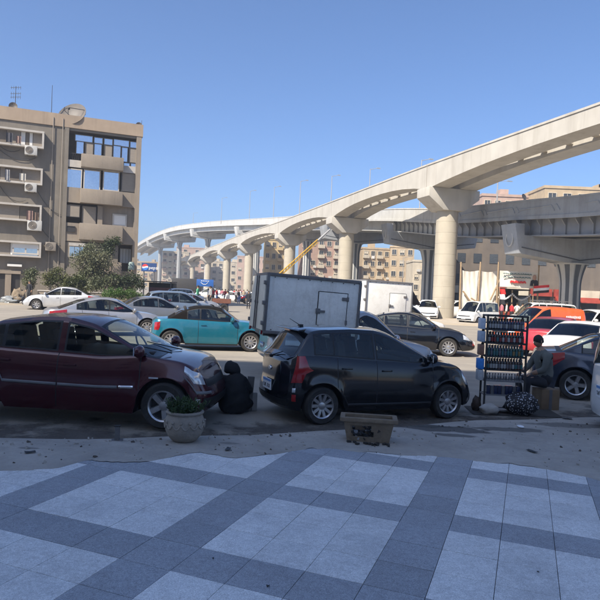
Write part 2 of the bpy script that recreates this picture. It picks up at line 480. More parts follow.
        f = lambda t: (cx-.09*math.sin(t), cy+.18*math.cos(t), cz+.16*math.sin(t))
        for k in range(14): mb.tube(f(2*math.pi*k/14), f(2*math.pi*(k+1)/14), .014, n=5, caps=False)
        mb.build('steering_wheel', M['seat'], root)
    mb = MB().box(((xf+xr)/2, 0, .32), (xf-xr-2*ra-.02, W*.8, .22))
    for xw in (xf, xr): mb.box((xw, 0, (r+ra+.22)/2), (2*ra+.14, W-.52, r+ra-.2))
    mb.box((xf+ra+.1, 0, .36), (.2, W*.62, .2)); mb.box((xr-ra-.06, 0, .36), (.12, W*.62, .2))
    mb.build('underbody', M['black'], root)
    # wheels
    tw = .2
    prof = [(r*.66, -tw/2), (r*.9, -tw/2-.008), (r*.98, -tw/2+.02), (r, -tw/4), (r, tw/4), (r*.98, tw/2-.02), (r*.9, tw/2+.008), (r*.66, tw/2)]
    RX = Matrix.Rotation(math.pi/2, 4, 'X')
    tyre = MB().lathe(prof, 32 if res >= 1 else 16, 0, RX).mesh('wheel', M['rubber'])
    rb = MB().lathe([(r*.68, tw/2-.005), (r*.66, tw/2+.004), (r*.6, tw/2-.012), (r*.58, tw/2-.07)], 32 if res >= 1 else 16, 0, RX)
    rb.lathe([(r*.6, tw/2-.075), (.001, tw/2-.075)], 20, 1, RX)
    ns = spokes if res >= 1 else min(spokes, 6)
    for k in range(ns):
        t = 2*math.pi*k/ns; wd = r*1.15/ns if ns > 6 else r*.16
        Mt = RX @ Matrix.Rotation(t, 4, 'Z')
        vs = [Mt @ Vector(p) for p in [(r*.1, -wd*.6, tw/2-.028), (r*.62, -wd*.7, tw/2-.012), (r*.62, wd*.7, tw/2-.012), (r*.1, wd*.6, tw/2-.028),
             (r*.1, -wd*.9, tw/2-.06), (r*.62, -wd*.95, tw/2-.06), (r*.62, wd*.95, tw/2-.06), (r*.1, wd*.9, tw/2-.06)]]
        rb.add(vs, [(0, 1, 2, 3), (0, 4, 5, 1), (3, 2, 6, 7)], 0)
    rb.lathe([(r*.2, tw/2-.04), (r*.19, tw/2-.018), (r*.1, tw/2-.012), (.001, tw/2-.012)], 14, 0, RX)
    rimm = rb.mesh('rim', [rim, M['black']])
    for xw in (xf, xr):
        for sd in (-1, 1):
            wo_ = inst(tyre, 'wheel', root, (xw, sd*(hw*.985-tw/2), r), (0, rnd.random()*.5, 0 if sd < 0 else math.pi))
            inst(rimm, 'rim', wo_)
    return root, P, dict(s_of=s_of, zsf=zsf, ztf=ztf, GS=GS, patch=patch, wstr=wstr)

def sub(base, **kw):
    d = dict(base); d.update(kw); return d
def pdist(px, py, dep):       # ground position of the pixel column px at depth dep
    p = at(px, py, dep); return p.x, p.y
# ---------------------------------------------------------------- the cars of the photograph
PT = {
 'maroon': paint('maroon paint', (.055, .004, .011), .3, .22, .05),
 'black': paint('black paint', (.004, .005, .008), .1, .14, .02),
 'teal': paint('teal metallic paint', (.010, .145, .205), .35, .26, .1),
 'silver': paint('silver paint', (.42, .42, .43), .6, .32, .22),
 'lightsilver': paint('pale silver paint', (.6, .6, .6), .5, .32, .22),
 'grey': paint('grey paint', (.22, .23, .24), .5, .3, .25),
 'bluegrey': paint('blue grey paint', (.16, .21, .27), .4, .3, .25),
 'white': paint('white paint', (.78, .78, .76), 0, .35, .2),
 'orange': paint('orange red paint', (.8, .11, .02), 0, .35, .15),
 'red': paint('red paint', (.42, .02, .03), .2, .3, .15),
 'navy': paint('dark blue paint', (.025, .035, .06), .3, .25, .15),
 'dustwhite': paint('dusty white paint', (.62, .62, .6), 0, .4, .3),
}
M['softtop'] = mat('black canvas roof', (.012, .011, .0105), .95, .2, 30, spec=.12)

# 1 maroon saloon, front left
MEG = sub(SEDAN, nofront=1, L=4.1, xE=1.62, xEr=-1.6, ff=[(0, -.1), (.18, -.01), (.4, 0), (.6, -.04), (.8, -.1), (1, -.2)], W=1.78, zb=.19, xf=1.42, xr=-1.27, r=.315, head=[(2.08, 2.62, .66, .93)],
    zs=[(-2.3, .9), (-2.2, 1.0), (-1.6, 1.03), (-.9, .98), (.5, .93), (1.05, .97), (1.6, .90), (1.9, .82), (2.15, .70)],
    zt=[(-1.75, 1.0), (-1.15, 1.36), (-.5, 1.455), (.1, 1.46), (.5, 1.38), (1.42, .93)], xA=1.42, xB=.42, xC=-1.0, xD=-1.75,
    win=[(-1.25, -.93), (-.88, -.14), (.0, 1.12)], doors=[(-1.0, -.08), (-.06, 1.08)], mould=[(-1.0, -.08, .44, .49, M['trimgrey']), (-.06, .78, .44, .49, M['trimgrey']), (.8, 1.0, .44, .49, M['chrome'])])
gx_, gy_ = pdist(165, 432, 8.45)
YAW1 = R(-4)
def place(px, dep, local, yaw, z=0):
    # world xy so that the local point lands under pixel column px at that depth
    x, y = pdist(px, 330, dep); c, s = math.cos(yaw), math.sin(yaw)
    return (x-(c*local[0]-s*local[1]), y-(s*local[0]+c*local[1]), z)
meg, mP, mu = make_car('parked_car', 'dark maroon saloon parked at the kerb on the left behind the plant pot', 'car', MEG, PT['maroon'], place(165.5, 8.5, (1.42*1.0, -.8), YAW1, 0.03), YAW1, spokes=5, scale=1.0, glassm=M['glassclear'])
meg.scale = (1.02, 1.02, 1.04)
mu['patch']('fog_lamp', 2.3, 2.42, .22, .32, M['lampglass'])
mu['patch']('bumper_strip', 2.06, 2.75, .43, .5, M['trimgrey'], off=.015)
MB().box((1.28, -.885, .69), (.13, .012, .02)).build('badge', M['chrome'], meg)
for wy in (.1, -.45):
    MB().tube((1.4, wy, .985), (1.0, wy-.45, 1.12), .009, .006, 5).build('wiper', M['black'], meg)

# 2 black hatchback, centre
KIA = sub(HATCH, L=3.72, zs=[(-1.86, .93), (-1.66, 1.05), (-1.2, 1.04), (-.3, .97), (.5, .93), (.95, .96), (1.35, .89), (1.65, .75), (1.85, .65)], zt=[(-1.76, .98), (-1.48, 1.42), (-1.28, 1.465), (-.6, 1.49), (0, 1.47), (.3, 1.38), (1.15, .92)], pv=.42, rwlow=.07, xD=-1.76, xC=-1.47, mould=[(-.9, .8, .1, .16, M['black'])],
    tailsk=lambda t, q, s, v: (s+.16*(q-.5)*(1-t)-.1*q*t, v))
KIA['tail'] = [(.64, 1.02, .52, .995)]
YAW2 = R(22)
kia, kP, ku = make_car('parked_car', 'small black hatchback parked in the shade at the kerb, tail towards the seated woman', 'car', KIA, PT['black'], place(322, 9.32, (-1.2, -.73), YAW2), YAW2, spokes=10, glassm=M['glassclear'])
kia.scale = (.97, 1, 1)
# roof spoiler, wiper, tail lamp towers beside the rear glass, bumper lamps
sp = MB()
prof = [(-1.4, 1.45), (-1.53, 1.43), (-1.545, 1.412), (-1.44, 1.40)]
sp.prism([(p[0], p[1]) for p in prof], Matrix.Translation((0, -.5, 0)) @ Matrix(((1, 0, 0, 0), (0, 1, 0, 0), (0, 0, 1, 0), (0, 0, 0, 1))), 1.0)
sp.build('spoiler', PT['black'], kia, bevel=.01)
MB().box((-1.53, 0, 1.40), (.02, .22, .02)).build('brake_light', M['taillight'], kia)
MB().tube((-1.80, .02, .98), (-1.73, -.34, 1.08), .012, .007, 6).sphere((-1.80, .02, .98), .03, 6).build('wiper', M['black'], kia)
ku['patch']('reflector', .62, .72, .17, .3, M['taillight'], off=.01)
ku['patch']('rear_fog_lamp', .62, .7, .34, .42, M['lampglass'], off=.01)
ku['patch']('bumper_trim', .0, .5, .05, .2, M['black'], off=.006)
p = kP(0, .78); MB().lathe([(.06, 0), (.055, .012), (.001, .014)], 20, 0, Matrix.Translation((p.x-.002, 0, p.z)) @ Matrix.Rotation(-math.pi/2, 4, 'Y') @ Matrix.Diagonal((.6, 1, 1, 1))).build('badge', M['chrome'], kia)
MB().tube((-1.3, 0, 1.47), (-1.5, 0, 1.58), .006, .004, 6).box((-1.3, 0, 1.475), (.08, .05, .03)).build('aerial', M['black'], kia)
# 3 teal convertible with its black roof closed
MINI = sub(HATCH, L=3.84, W=1.72, r=.31, xf=1.24, xr=-1.25, xE=1.45, xEr=-1.52, clad=1, bow=.12, tum=.26,
    zs=[(-1.95, .82), (-1.8, .95), (-1.2, .99), (.4, .93), (.95, .94), (1.4, .9), (1.7, .8), (1.95, .68)],
    zt=[(-1.45, .97), (-.95, 1.28), (-.5, 1.40), (.0, 1.41), (.2, 1.38), (.42, 1.33), (.98, .93)], xA=.98, xB=.35, xC=-.72, xD=-1.45,
    win=[(-.75, -.38), (-.34, .78)], doors=[(-.42, .82)], head=[(2.2, 2.6, .62, .95)], tail=[(.55, .9, .55, .88)], rwlow=.3)
YAW3 = R(12)
mini, _, mnu = make_car('convertible_car', 'teal small convertible with closed black canvas roof driving past', 'car', MINI, PT['teal'], place(171.3, 19.0, (-1.25, -.78), YAW3), YAW3, roofm=M['softtop'], spokes=10)
MB().box((.98, -.84, .62), (.16, .02, .05)).build('side_vent', M['chrome'], mini)

# 4 silver saloon behind the maroon car
COUPE = sub(SEDAN, L=4.7, xf=1.42, xr=-1.35, xE=1.8, xEr=-1.8, r=.33, win=[(-1.15, -.8), (-.78, -.02), (.04, .95)], tail=[(.62, 1.08, .6, .93)],
    zt=[(-1.85, 1.0), (-1.0, 1.34), (-.4, 1.46), (.1, 1.46), (.45, 1.38), (1.25, .9)], xA=1.25, xD=-1.85)
YAW4 = R(27)
make_car('saloon_car', 'silver saloon with red tail lamp driving away behind the maroon car', 'car', COUPE, PT['silver'], place(71, 22.4, (-1.35, -.8), YAW4), YAW4, spokes=9)
# 5 pale saloon facing left by the hedge
YAW5 = R(180+9)
make_car('saloon_car', 'pale silver saloon facing left in front of the hedge', 'car', sub(SEDAN, L=4.6), PT['lightsilver'], place(38, 40.5, (1.36, .8), YAW5), YAW5, scale=1.1, spokes=7)
# 6 grey saloon
YAW6 = R(32)
make_car('saloon_car', 'grey saloon with open dark windows just beyond the silver saloon', 'car', SEDAN, PT['grey'], place(157, 29, (0, -.6), YAW6), YAW6, res=.5)
# 7 blue grey estate
SUV = sub(HATCH, L=4.4, W=1.8, r=.34, xf=1.32, xr=-1.3, xE=1.7, xEr=-1.75,
    zs=[(-2.2, 1.0), (-1.9, 1.08), (.5, 1.02), (1.0, 1.05), (1.6, .98), (2.0, .86), (2.2, .72)],
    zt=[(-2.05, 1.05), (-1.9, 1.4), (-1.7, 1.6), (-1.2, 1.68), (.1, 1.68), (.45, 1.6), (1.2, 1.02)], xA=1.2, xB=.38, xC=-1.72, xD=-2.05,
    win=[(-1.65, -1.1), (-1.02, -.2), (-.12, .95)], doors=[(-1.05, -.16), (-.14, .98)])
make_car('estate_car', 'dark blue grey estate car with roof bars beyond the teal convertible', 'car', SUV, PT['bluegrey'], place(178, 35, (0, 0), R(24)), R(24), res=.5)
# 8 pickup carrying a box, in the shade
PICK = sub(HATCH, L=4.36, W=1.66, r=.32, xf=1.42, xr=-1.2, xE=1.78, xEr=-2.0, zb=.3, norear=1,
    zs=[(-2.25, .86), (-.5, .9), (.4, .9), (.95, .98), (1.5, .93), (1.95, .84), (2.25, .72)],
    zt=[(-.12, .95), (-.08, 1.5), (.1, 1.62), (.4, 1.62), (.6, 1.56), (1.28, .97)], xA=1.25, xB=.55, xC=-.05, xD=-.12, zr=.05,
    win=[(.06, .98)], doors=[(-.05, 1.0)], seatx=(.2,), head=[(2.1, 2.5, .6, .92)], tail=[(.8, 1.05, .4, .8)], rwlow=9)
M['panel'] = mat('painted box panel', (.78, .77, .72), .5, .05, 2, dirt=(.36, .33, .28), dscale=1.4, damt=.5, bump=.05, bscale=6)
streaks(M['panel'], .35, 5, (.3, .24, .17))
M['panelwhite'] = mat('white box panel', (.84, .82, .76), .5, .04, 2, dirt=(.4, .36, .28), dscale=1.2, damt=.35)
M['panelcream'] = mat('cream door panel', (.66, .62, .52), .5, .05, 2, dirt=(.3, .26, .2), dscale=2, damt=.4)
M['steel'] = mat('grey steel', (.13, .13, .13), .5, .2, 10, dirt=(.2, .12, .08), dscale=6, damt=.4)
def cargo_box(root, x0, x1, w_, z0, z1, mside, mrear, mframe, door):
    cb = MB().box(((x0+x1)/2, 0, (z0+z1)/2), (x1-x0, w_, z1-z0)).build('cargo_box', mside, root, bevel=.012)
    e = .045
    fr = MB()
    for sy in (-1, 1):
        for zz in (z0, z1): fr.box(((x0+x1)/2, sy*w_/2, zz), (x1-x0+.04, e*1.3, e*1.6))
        for xx in (x0, x1): fr.box((xx, sy*w_/2, (z0+z1)/2), (e*1.4, e*1.36, z1-z0-.02))
    for xx in (x0, x1):
        for zz in (z0, z1): fr.box((xx, 0, zz), (e*1.3, w_-.05, e*1.5))
    fr.build('frame', mframe, cb, bevel=.006)
    for sy in (-1, 1):
        d = MB().box((x0-.03, sy*w_/4, (z0+z1)/2), (.05, w_/2-.03, z1-z0-.06)).build('rear_door', mrear, cb, bevel=.01)
    for sy in (-.12, .12):
        MB().tube((x0-.075, sy, z0+.02), (x0-.075, sy, z1-.03), .016, n=6).box((x0-.075, sy, z0+(z1-z0)*.5), (.04, .08, .05)).build('lock_bar', M['steel'], cb)
    hg = MB().box((0, 0, 0), (.06, .12, .09)).mesh('hinge', M['steel'], bevel=.01)
    for sy in (-1, 1):
        for zz in (.15, .5, .85): inst(hg, 'hinge', cb, (x0-.06, sy*(w_/2-.03), z0+(z1-z0)*zz))
    # side door on the near side
    dx0, dx1, dz0, dz1 = door
    sdz = (dz0+dz1)/2
    dd = MB().box(((dx0+dx1)/2, -w_/2-.012, sdz), (dx1-dx0, .024, dz1-dz0)).build('side_door', mside, cb, bevel=.006)
    g = MB()
    for xx in (dx0-.012, dx1+.012): g.box((xx, -w_/2-.004, sdz), (.016, .012, dz1-dz0+.03))
    for zz in (dz0-.012, dz1+.012): g.box(((dx0+dx1)/2, -w_/2-.004, zz), (dx1-dx0, .012, .016))
    g.build('door_gap', M['black'], cb)
    h = MB().box((dx0+.06, -w_/2-.04, sdz-.05), (.2, .04, .05)).box((dx0+.0, -w_/2-.03, sdz-.05), (.1, .03, .12)).box((dx1-.05, -w_/2-.035, dz1-.12), (.16, .03, .07)); h.build('door_handle', M['steel'], cb)
    rv = MB().box((0, 0, 0), (.025, .012, .025)).mesh('rivet', M['steel'])
    for k in range(8):
        for zz in (z0+.06, z1-.06): inst(rv, 'rivet', cb, (x0+.15+(x1-x0-.3)*k/7, -w_/2-.004, zz))
    for k in range(3): inst(rv, 'marker_light', cb, (x0+.2+(x1-x0-.4)*k/2, -w_/2-.03, z0-.0), None, (3, 2, 2)); 
    for zz in (dz0+.12, dz1-.12): MB().box((dx1+.01, -w_/2-.03, zz), (.05, .025, .1)).build('hinge', M['steel'], cb)
    for sy in (-1, 1): MB().box((x0-.05, sy*(w_/2-.12), z0-.02), (.04, .14, .08)).build('tail_light', M['taillight'], cb)
    MB().box(((x0+x1)/2, 0, z0-.06), (x1-x0-.1, w_*.6, .1)).build('subframe', M['steel'], root)
    return cb
YAW8 = R(14); x8, y8 = pdist(262, 330, 14.0)
pk, _, _ = make_car('box_truck', 'silver pickup carrying a grubby grey cargo box, just behind the black hatchback', 'truck', PICK, PT['silver'], place(262, 13.6, (-2.3, -.9), YAW8), YAW8, tilt=.045, spokes=6, rim=M['steel'])
cargo_box(pk, -2.3, -.12, 1.8, .98, 2.28, M['panel'], M['panelcream'], M['steel'], (-1.1, -.42, 1.2, 1.98))
# 9 second box truck, white, in the sun
YAW9 = R(25)
pk2, _, _ = make_car('box_truck', 'white pickup truck with a clean white cargo box beyond the grubby grey one', 'truck', PICK, PT['white'], place(364, 25, (-2.3, -.9), YAW9), YAW9, tilt=.02, spokes=6, rim=M['steel'])
cargo_box(pk2, -2.3, -.05, 1.8, .95, 2.52, M['panelwhite'], M['panelwhite'], M['trimgrey'], (-1.15, -.35, 1.1, 2.05))
wl = MB().prism([(0.05, 1.62), (.62, 1.62), (.05, 2.35)], Matrix.Translation((0, -.7, 0)), 1.4); wl.build('wind_deflector', M['black'], pk2, bevel=.02)
# 10 black saloon in the sun
YAW10 = R(-9)
make_car('saloon_car', 'black saloon in the sun facing right, beyond the silver pickup cab', 'car', sub(SEDAN, L=4.6), PT['black'], place(449, 20.7, (1.36, -.8), YAW10), YAW10, spokes=10)
# 11 white minibus
VAN = sub(HATCH, L=4.4, W=1.68, r=.3, xf=1.3, xr=-1.25, xE=1.85, xEr=-1.9, zb=.24, tum=.14, bow=.1, tap=.03,
    zs=[(-2.2, 1.02), (1.4, 1.0), (1.7, 1.02), (2.0, .92), (2.2, .8)],
    zt=[(-2.16, 1.0), (-2.1, 1.7), (-1.9, 1.86), (-1.0, 1.9), (.7, 1.9), (.95, 1.84), (1.75, 1.02)], xA=1.75, xB=.9, xC=-1.98, xD=-2.16,
    win=[(-1.9, -1.05), (-.95, -.05), (.05, .45), (.55, 1.5)], doors=[(-1.0, .5), (.52, 1.4)], head=[(2.2, 2.62, .6, .9)], tail=[(.7, 1.02, .4, .8)],
    ff=[(0, -.06), (.2, 0), (.5, 0), (.8, -.05), (1, -.14)], fr=[(0, -.05), (.2, 0), (1, -.03)], seatx=(.6, -.3, -1.2))
YAW11 = R(180+42)
make_car('minibus', 'white minibus with open side door in front of the white cloth fence', 'van', VAN, PT['white'], place(477, 46, (1.3, .75), YAW11), YAW11, scale=.93, spokes=6, rim=M['steel'])
# 12 white off-roader facing the camera beside the concrete column
make_car('off_road_car', 'white off-roader facing us left of the round concrete column', 'car', SUV, PT['white'], place(427, 52, (0, 0), R(258)), R(258), res=.5)
# 13 orange van
YAW13 = R(180+15)
ov, oP, ou = make_car('delivery_van', 'bright orange red delivery van facing left beyond the bottle rack', 'van', sub(VAN, L=4.1, xf=1.25, xr=-1.2, xE=1.6, xEr=-1.75,
    zs=[(-2.05, 1.02), (.7, 1.0), (1.0, 1.05), (1.6, .92), (2.05, .74)], zt=[(-2.02, 1.0), (-1.97, 1.62), (-1.8, 1.74), (-.8, 1.8), (.1, 1.78), (.4, 1.68), (1.2, 1.02)], xA=1.2, xB=.3, xC=-1.9, xD=-2.02,
    win=[(-.05, .92)], doors=[(-.1, .95)], seatx=(.0,)), PT['orange'], place(553, 26.5, (-.2, .7), YAW13), YAW13, spokes=6)
tb = MB()
for i in range(9): tb.box((-1.5+i*.085, .765, 1.36), (.055, .01, .09 if i % 3 else .12))
tb.build('lettering', M['plate'], ov)
# 14 red saloon
YAW14 = R(52)
make_car('saloon_car', 'red saloon seen from behind next to the orange van', 'car', sub(SEDAN, pv=.55), PT['red'], place(540, 21.5, (-2.2, 0), YAW14), YAW14, glassm=M['glassdark'])
# 15 white saloon
YAW15 = R(50)
make_car('saloon_car', 'white saloon seen from behind, right of the red saloon', 'car', sub(SEDAN, pv=.55), PT['white'], place(566, 17.8, (-2.2, 0), YAW15), YAW15, glassm=M['glassdark'])
# 16 white pickup far right
make_car('pickup_truck', 'white pickup facing left under the flyover at the right edge', 'truck', SUV, PT['dustwhite'], place(592, 33, (0, 0), R(205)), R(205), res=.5)
# 17 white van with roof rack behind the orange van
lv, _, _ = make_car('minibus', 'long white minibus with a roof rack behind the orange van', 'van', VAN, PT['dustwhite'], place(541, 40, (0, 0), R(184)), R(184), res=.5)
rk = MB()
for yy in (-.6, .6): rk.tube((-1.7, yy, 2.02), (.5, yy, 2.02), .025, n=5)
for k in range(6): rk.tube((-1.7+k*.44, -.6, 2.02), (-1.7+k*.44, .6, 2.02), .02, n=5); rk.tube((-1.7+k*.44, -.6, 1.86), (-1.7+k*.44, -.6, 2.02), .02, n=5); rk.tube((-1.7+k*.44, .6, 1.86), (-1.7+k*.44, .6, 2.02), .02, n=5)
rk.build('roof_rack', M['steel'], lv)
# 18 dark blue saloon at the kerb on the right
YAW18 = R(-20)
make_car('parked_car', 'dark blue saloon parked in the shade behind the seated seller', 'car', sub(SEDAN, tail=[(.6, 1.05, .6, .95)]), PT['navy'], place(578, 12.7, (-1.32, -.8), YAW18), YAW18, spokes=5)
# 19 white pickup tail at the right edge
YAW19 = R(-8)
make_car('parked_car', 'white van whose rear corner shows at the right edge of the photo', 'van', sub(VAN, tail=[(.62, 1.0, .3, .62)]), PT['white'], place(593.5, 9.5, (-2.12, .7), YAW19, .1), YAW19, spokes=6)
# a few more far cars in the traffic
far = [(226, 84, 'white', 190, 'far white saloon crossing between the concrete columns', 0), (246, 96, 'silver', 175, 'far silver saloon between the concrete columns, left of the box truck', 0), (433, 70, 'grey', 200, 'far grey saloon just left of the round concrete column', 0),
 (186, 70, 'white', 8, 'far white saloon left of the blue road sign', 0), (173, 62, 'dustwhite', 200, 'far dusty white estate below the billboard', 1), (206, 100, 'dustwhite', 185, 'far dusty white estate behind the blue road sign', 1), (238, 112, 'red', 170, 'far red saloon below the far columns', 0), (255, 78, 'black', 15, 'far black saloon just left of the cargo box', 0),
 (441, 84, 'silver', 172, 'far silver saloon behind the round concrete column', 0), (420, 62, 'white', 160, 'far white saloon behind the white cargo box', 0), (456, 62, 'white', 185, 'far white estate right behind the round concrete column', 1), (190, 46, 'silver', 20, 'silver saloon nearer than the blue road sign, past the estate car', 0)]
for px, dp, c_, yw, lb, k in far:
    make_car('estate_car' if k else 'saloon_car', lb, 'car', SUV if k else SEDAN, PT[c_], place(px, dp, (0, 0), R(yw)), R(yw), res=.4, seats=False)
# ---------------------------------------------------------------- monorail guideway and road flyover
M['conc'] = mat('cream concrete', (.45, .425, .375), .85, .07, .8, bump=.15, bscale=8, dirt=(.4, .37, .32), dscale=.35, damt=.35)
M['concd'] = mat('column concrete', (.41, .37, .295), .85, .06, .8, bump=.15, bscale=8, dirt=(.32, .27, .2), dscale=.5, damt=.35)
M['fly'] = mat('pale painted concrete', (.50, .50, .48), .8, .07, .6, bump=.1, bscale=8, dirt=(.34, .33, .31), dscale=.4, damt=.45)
M['flyshade'] = mat('shade toned grey concrete', (.33, .35, .375), .75, .07, .6, bump=.1, bscale=8, dirt=(.2, .2, .2), dscale=.4, damt=.45)  # pale flyover concrete greyed to stand for the guideway's shade
M['flydark'] = mat('dark grey painted stripe', (.09, .1, .115), .7, .1, 2)
M['girder'] = mat('girder steel paint', (.26, .27, .29), .6, .08, 2, dirt=(.2, .19, .17), dscale=1, damt=.3)
M['lampsteel'] = mat('galvanised steel', (.3, .3, .3), .5, .1)

for k_ in ('conc', 'concd', 'fly', 'flyshade'): streaks(M[k_], .5, 1.1, (.25, .22, .18) if k_ != 'flyshade' else (.16, .16, .16))
def spline(pts, n=8):
    P_ = [Vector(p) for p in pts]; P_ = [P_[0]*2-P_[1]] + P_ + [P_[-1]*2-P_[-2]]; out = []
    for i in range(1, len(P_)-2):
        for k in range(n):
            t = k/n; a, b, c, d = P_[i-1:i+3]
            out.append(.5*((2*b)+(c-a)*t+(2*a-5*b+4*c-d)*t*t+(3*b-a-3*c+d)*t**3))
    out.append(P_[-2]); return out
def sweep(mb, path, sec, mi=0, caps=True, smooth=True):
    # sec(k, t) -> list of (lateral, z); path of Vector; lateral to the right of travel
    rings = []; n = len(path)
    for k, p in enumerate(path):
        d = path[min(k+1, n-1)]-path[max(k-1, 0)]; d.z = 0; d.normalize(); r = Vector((d.y, -d.x, 0))
        rings.append([p+r*a+Vector((0, 0, b)) for a, b in sec(k, k/(n-1))])
    m = len(rings[0]); vs = [v for rg in rings for v in rg]
    fs = [(i*m+j, i*m+(j+1) % m, (i+1)*m+(j+1) % m, (i+1)*m+j) for i in range(n-1) for j in range(m)]
    mb.add(vs, fs, mi, smooth)
    if caps: mb.add(rings[0], [tuple(range(m-1, -1, -1))], mi); mb.add(rings[-1], [tuple(range(m))], mi)
    return mb
GT = 13.5      # top of the guideway
gpts = [(28.5, 4), (23.9, 20), (18.9, 35), (12.7, 54), (5.6, 78), (-2.1, 104), (-11.5, 133), (-19.8, 162), (-30, 196), (-43, 241), (-57, 286)]
gpts = [Vector((x, y, GT)) for x, y in gpts]
piers = [0, 1, 3, 4, 5, 6, 7, 8, 9, 10]
full = spline(gpts, 10)
gw = empty('elevated_guideway', (12.7, 54, 0), 0, 'cream concrete twin-beam monorail guideway curving away over the street on round columns', 'guideway')
def rel(mb, o):      # move world verts into the frame of a parent that sits at o
    mb.v = [(v[0]-o.x, v[1]-o.y, v[2]-o.z) for v in mb.v]; return mb
OG = Vector((12.7, 54, 0))
spans = [(0, 1), (1, 3), (3, 4), (4, 5), (5, 6), (6, 7), (7, 8), (8, 9), (9, 10)]
for a, b in spans:
    pth = full[a*10:b*10+1]
    pth = [pth[0].lerp(pth[1], .015)] + pth[1:-1] + [pth[-1].lerp(pth[-2], .015)]
    for lat in (-1.35, 1.35):
        def sec(k, t, lat=lat):
            h = 1.25+.95*abs(2*t-1)**2.4; hw_ = .85
            return [(lat-hw_, 0), (lat+hw_, 0), (lat+hw_, -h), (lat-hw_, -h)]
        mb = sweep(MB(), pth, sec, smooth=False)
        if lat < 0:      # thin capping ledge on the outer face
            sweep(mb, pth, lambda k, t: [(-2.26, -.02), (-2.2, -.02), (-2.2, -.16), (-2.26, -.16)], smooth=False)
        rel(mb, OG).build('beam', M['conc'], gw)
    nt_ = 10 if (b-a) == 1 else 16
    if a < 7:
        for k in range(nt_):
            t = (k+.5)/nt_; i = t*(len(pth)-1); i0 = int(i); p = pth[i0].lerp(pth[min(i0+1, len(pth)-1)], i-i0)
            d = pth[min(i0+1, len(pth)-1)]-pth[i0]; ang = math.atan2(d.y, d.x)
            rel(MB().box((p.x, p.y, GT-.8), (.4, 1.1, .5), 0, rz=ang), OG).build('cross_tie', M['concd'], gw)
    rel(sweep(MB(), pth, lambda k, t: [(-.5, -.25), (-.35, -.25), (-.35, -.3), (-.5, -.3)], smooth=False), OG).build('walkway', M['girder'], gw)
def pier(px_, py_, ang, label, z=GT-2.1, r=.95):
    o = empty('viaduct_pier', (px_, py_, 0), ang, label, 'column', 'round columns under the monorail guideway')
    T = Matrix.Rotation(math.pi/2, 4, 'Z')
    hz = z
    MB().prism([(-2.5, hz), (-2.5, hz-.8), (-1.0, hz-1.9), (1.0, hz-1.9), (2.5, hz-.8), (2.5, hz)], T @ Matrix.Translation((0, -1.1, 0)), 2.2).build('crosshead', M['conc'], o, bevel=.06, fixn=True)
    for sx in (-1.35, 1.35):
        MB().box((0, sx, hz+.03), (1.2, 1.1, .12)).build('bearing', M['girder'], o)
    cz = hz-1.9; prof = []
    nseg = 10
    for k in range(nseg):
        z0 = cz*k/nseg; z1 = cz*(k+1)/nseg
        prof += [(r, z0+.02), (r, z1-.02), (r-.012, z1-.01), (r-.012, z1+.01)]
    prof[-2:] = []
    MB().lathe([(r, -.2)]+prof+[(r, cz+.01)], 36).build('column', M['concd'], o)
    return o
lbls = {0: 'round concrete guideway column nearest the pavement, outside the frame on the right', 1: 'round concrete guideway column outside the frame on the right', 3: 'large round concrete column in front of the white off-roader, nearest of its row', 4: 'round concrete column rising behind the two cargo boxes', 5: 'round concrete column beside the yellow crane boom',
        6: 'round concrete column just left of the grubby cargo box', 7: 'round concrete column above the far crowd', 8: 'round concrete column right of the blue road sign', 9: 'round concrete column left of the blue road sign', 10: 'last round concrete column where the guideway bends out of sight'}
for i in piers:
    d = gpts[min(i+1, len(gpts)-1)]-gpts[max(i-1, 0)]
    pier(gpts[i].x, gpts[i].y, math.atan2(d.y, d.x)-math.pi*0, lbls[i])

# ---- road flyover
fp_ = [(25.5, 20, 8.6), (22.8, 31, 9.2), (20.4, 42, 9.6), (17.7, 50, 10.1), (14.45, 62, 11.0), (9.2, 84, 13.5), (-3.9, 130, 17.5), (-31.4, 195, 22.4), (-52.5, 235, 23.4), (-79, 300, 22.9), (-98, 350, 21)]
fe = spline([Vector(p) for p in fp_], 8)          # near top edge of the parapet
OF = Vector((17.7, 50, 0))
fl = empty('road_flyover', OF, 0, 'white, partly shade-toned road flyover with plate girders and zigzag parapet mouldings behind the guideway', 'bridge')
DW = 10.6
def fsub(k0, k1): return fe[k0:k1+1]
N = len(fe)-1
for k0 in range(0, N, 8):
    pth = fsub(k0, min(N, k0+8))
    for lat in (0, DW):
        s0 = -1 if lat == 0 else 1
        mb = sweep(MB(), pth, lambda k, t: [(lat-.14, 0), (lat+.14, 0), (lat+.14, -1.5), (lat-.14, -1.5)] , smooth=False)
        sweep(mb, pth, lambda k, t: [(lat+s0*.19, .03), (lat+s0*.05, .03), (lat+s0*.05, -.1), (lat+s0*.19, -.1)], smooth=False)
        sweep(mb, pth, lambda k, t: [(lat+s0*.20, -1.3), (lat+s0*.05, -1.3), (lat+s0*.05, -1.56), (lat+s0*.20, -1.56)], smooth=False)
        rel(mb, OF).build('parapet', M['flyshade'] if k0 < 32 else M['fly'], fl)  # near bays carry the shade in their colour, far bays stay pale
    rel(sweep(MB(), pth, lambda k, t: [(.14, -1.0), (DW-.14, -1.0), (DW-.14, -1.4), (.14, -1.4)], smooth=False), OF).build('deck', M['fly'], fl)
    for lat in (1.0, 5.3, 9.6):
        rel(sweep(MB(), pth, lambda k, t: [(lat-.06, -1.4), (lat+.06, -1.4), (lat+.06, -2.75), (lat+.45, -2.75), (lat+.45, -2.85), (lat-.45, -2.85), (lat-.45, -2.75), (lat-.06, -2.75)], smooth=False), OF).build('girder', M['girder'] if k0 < 32 else M['fly'], fl)
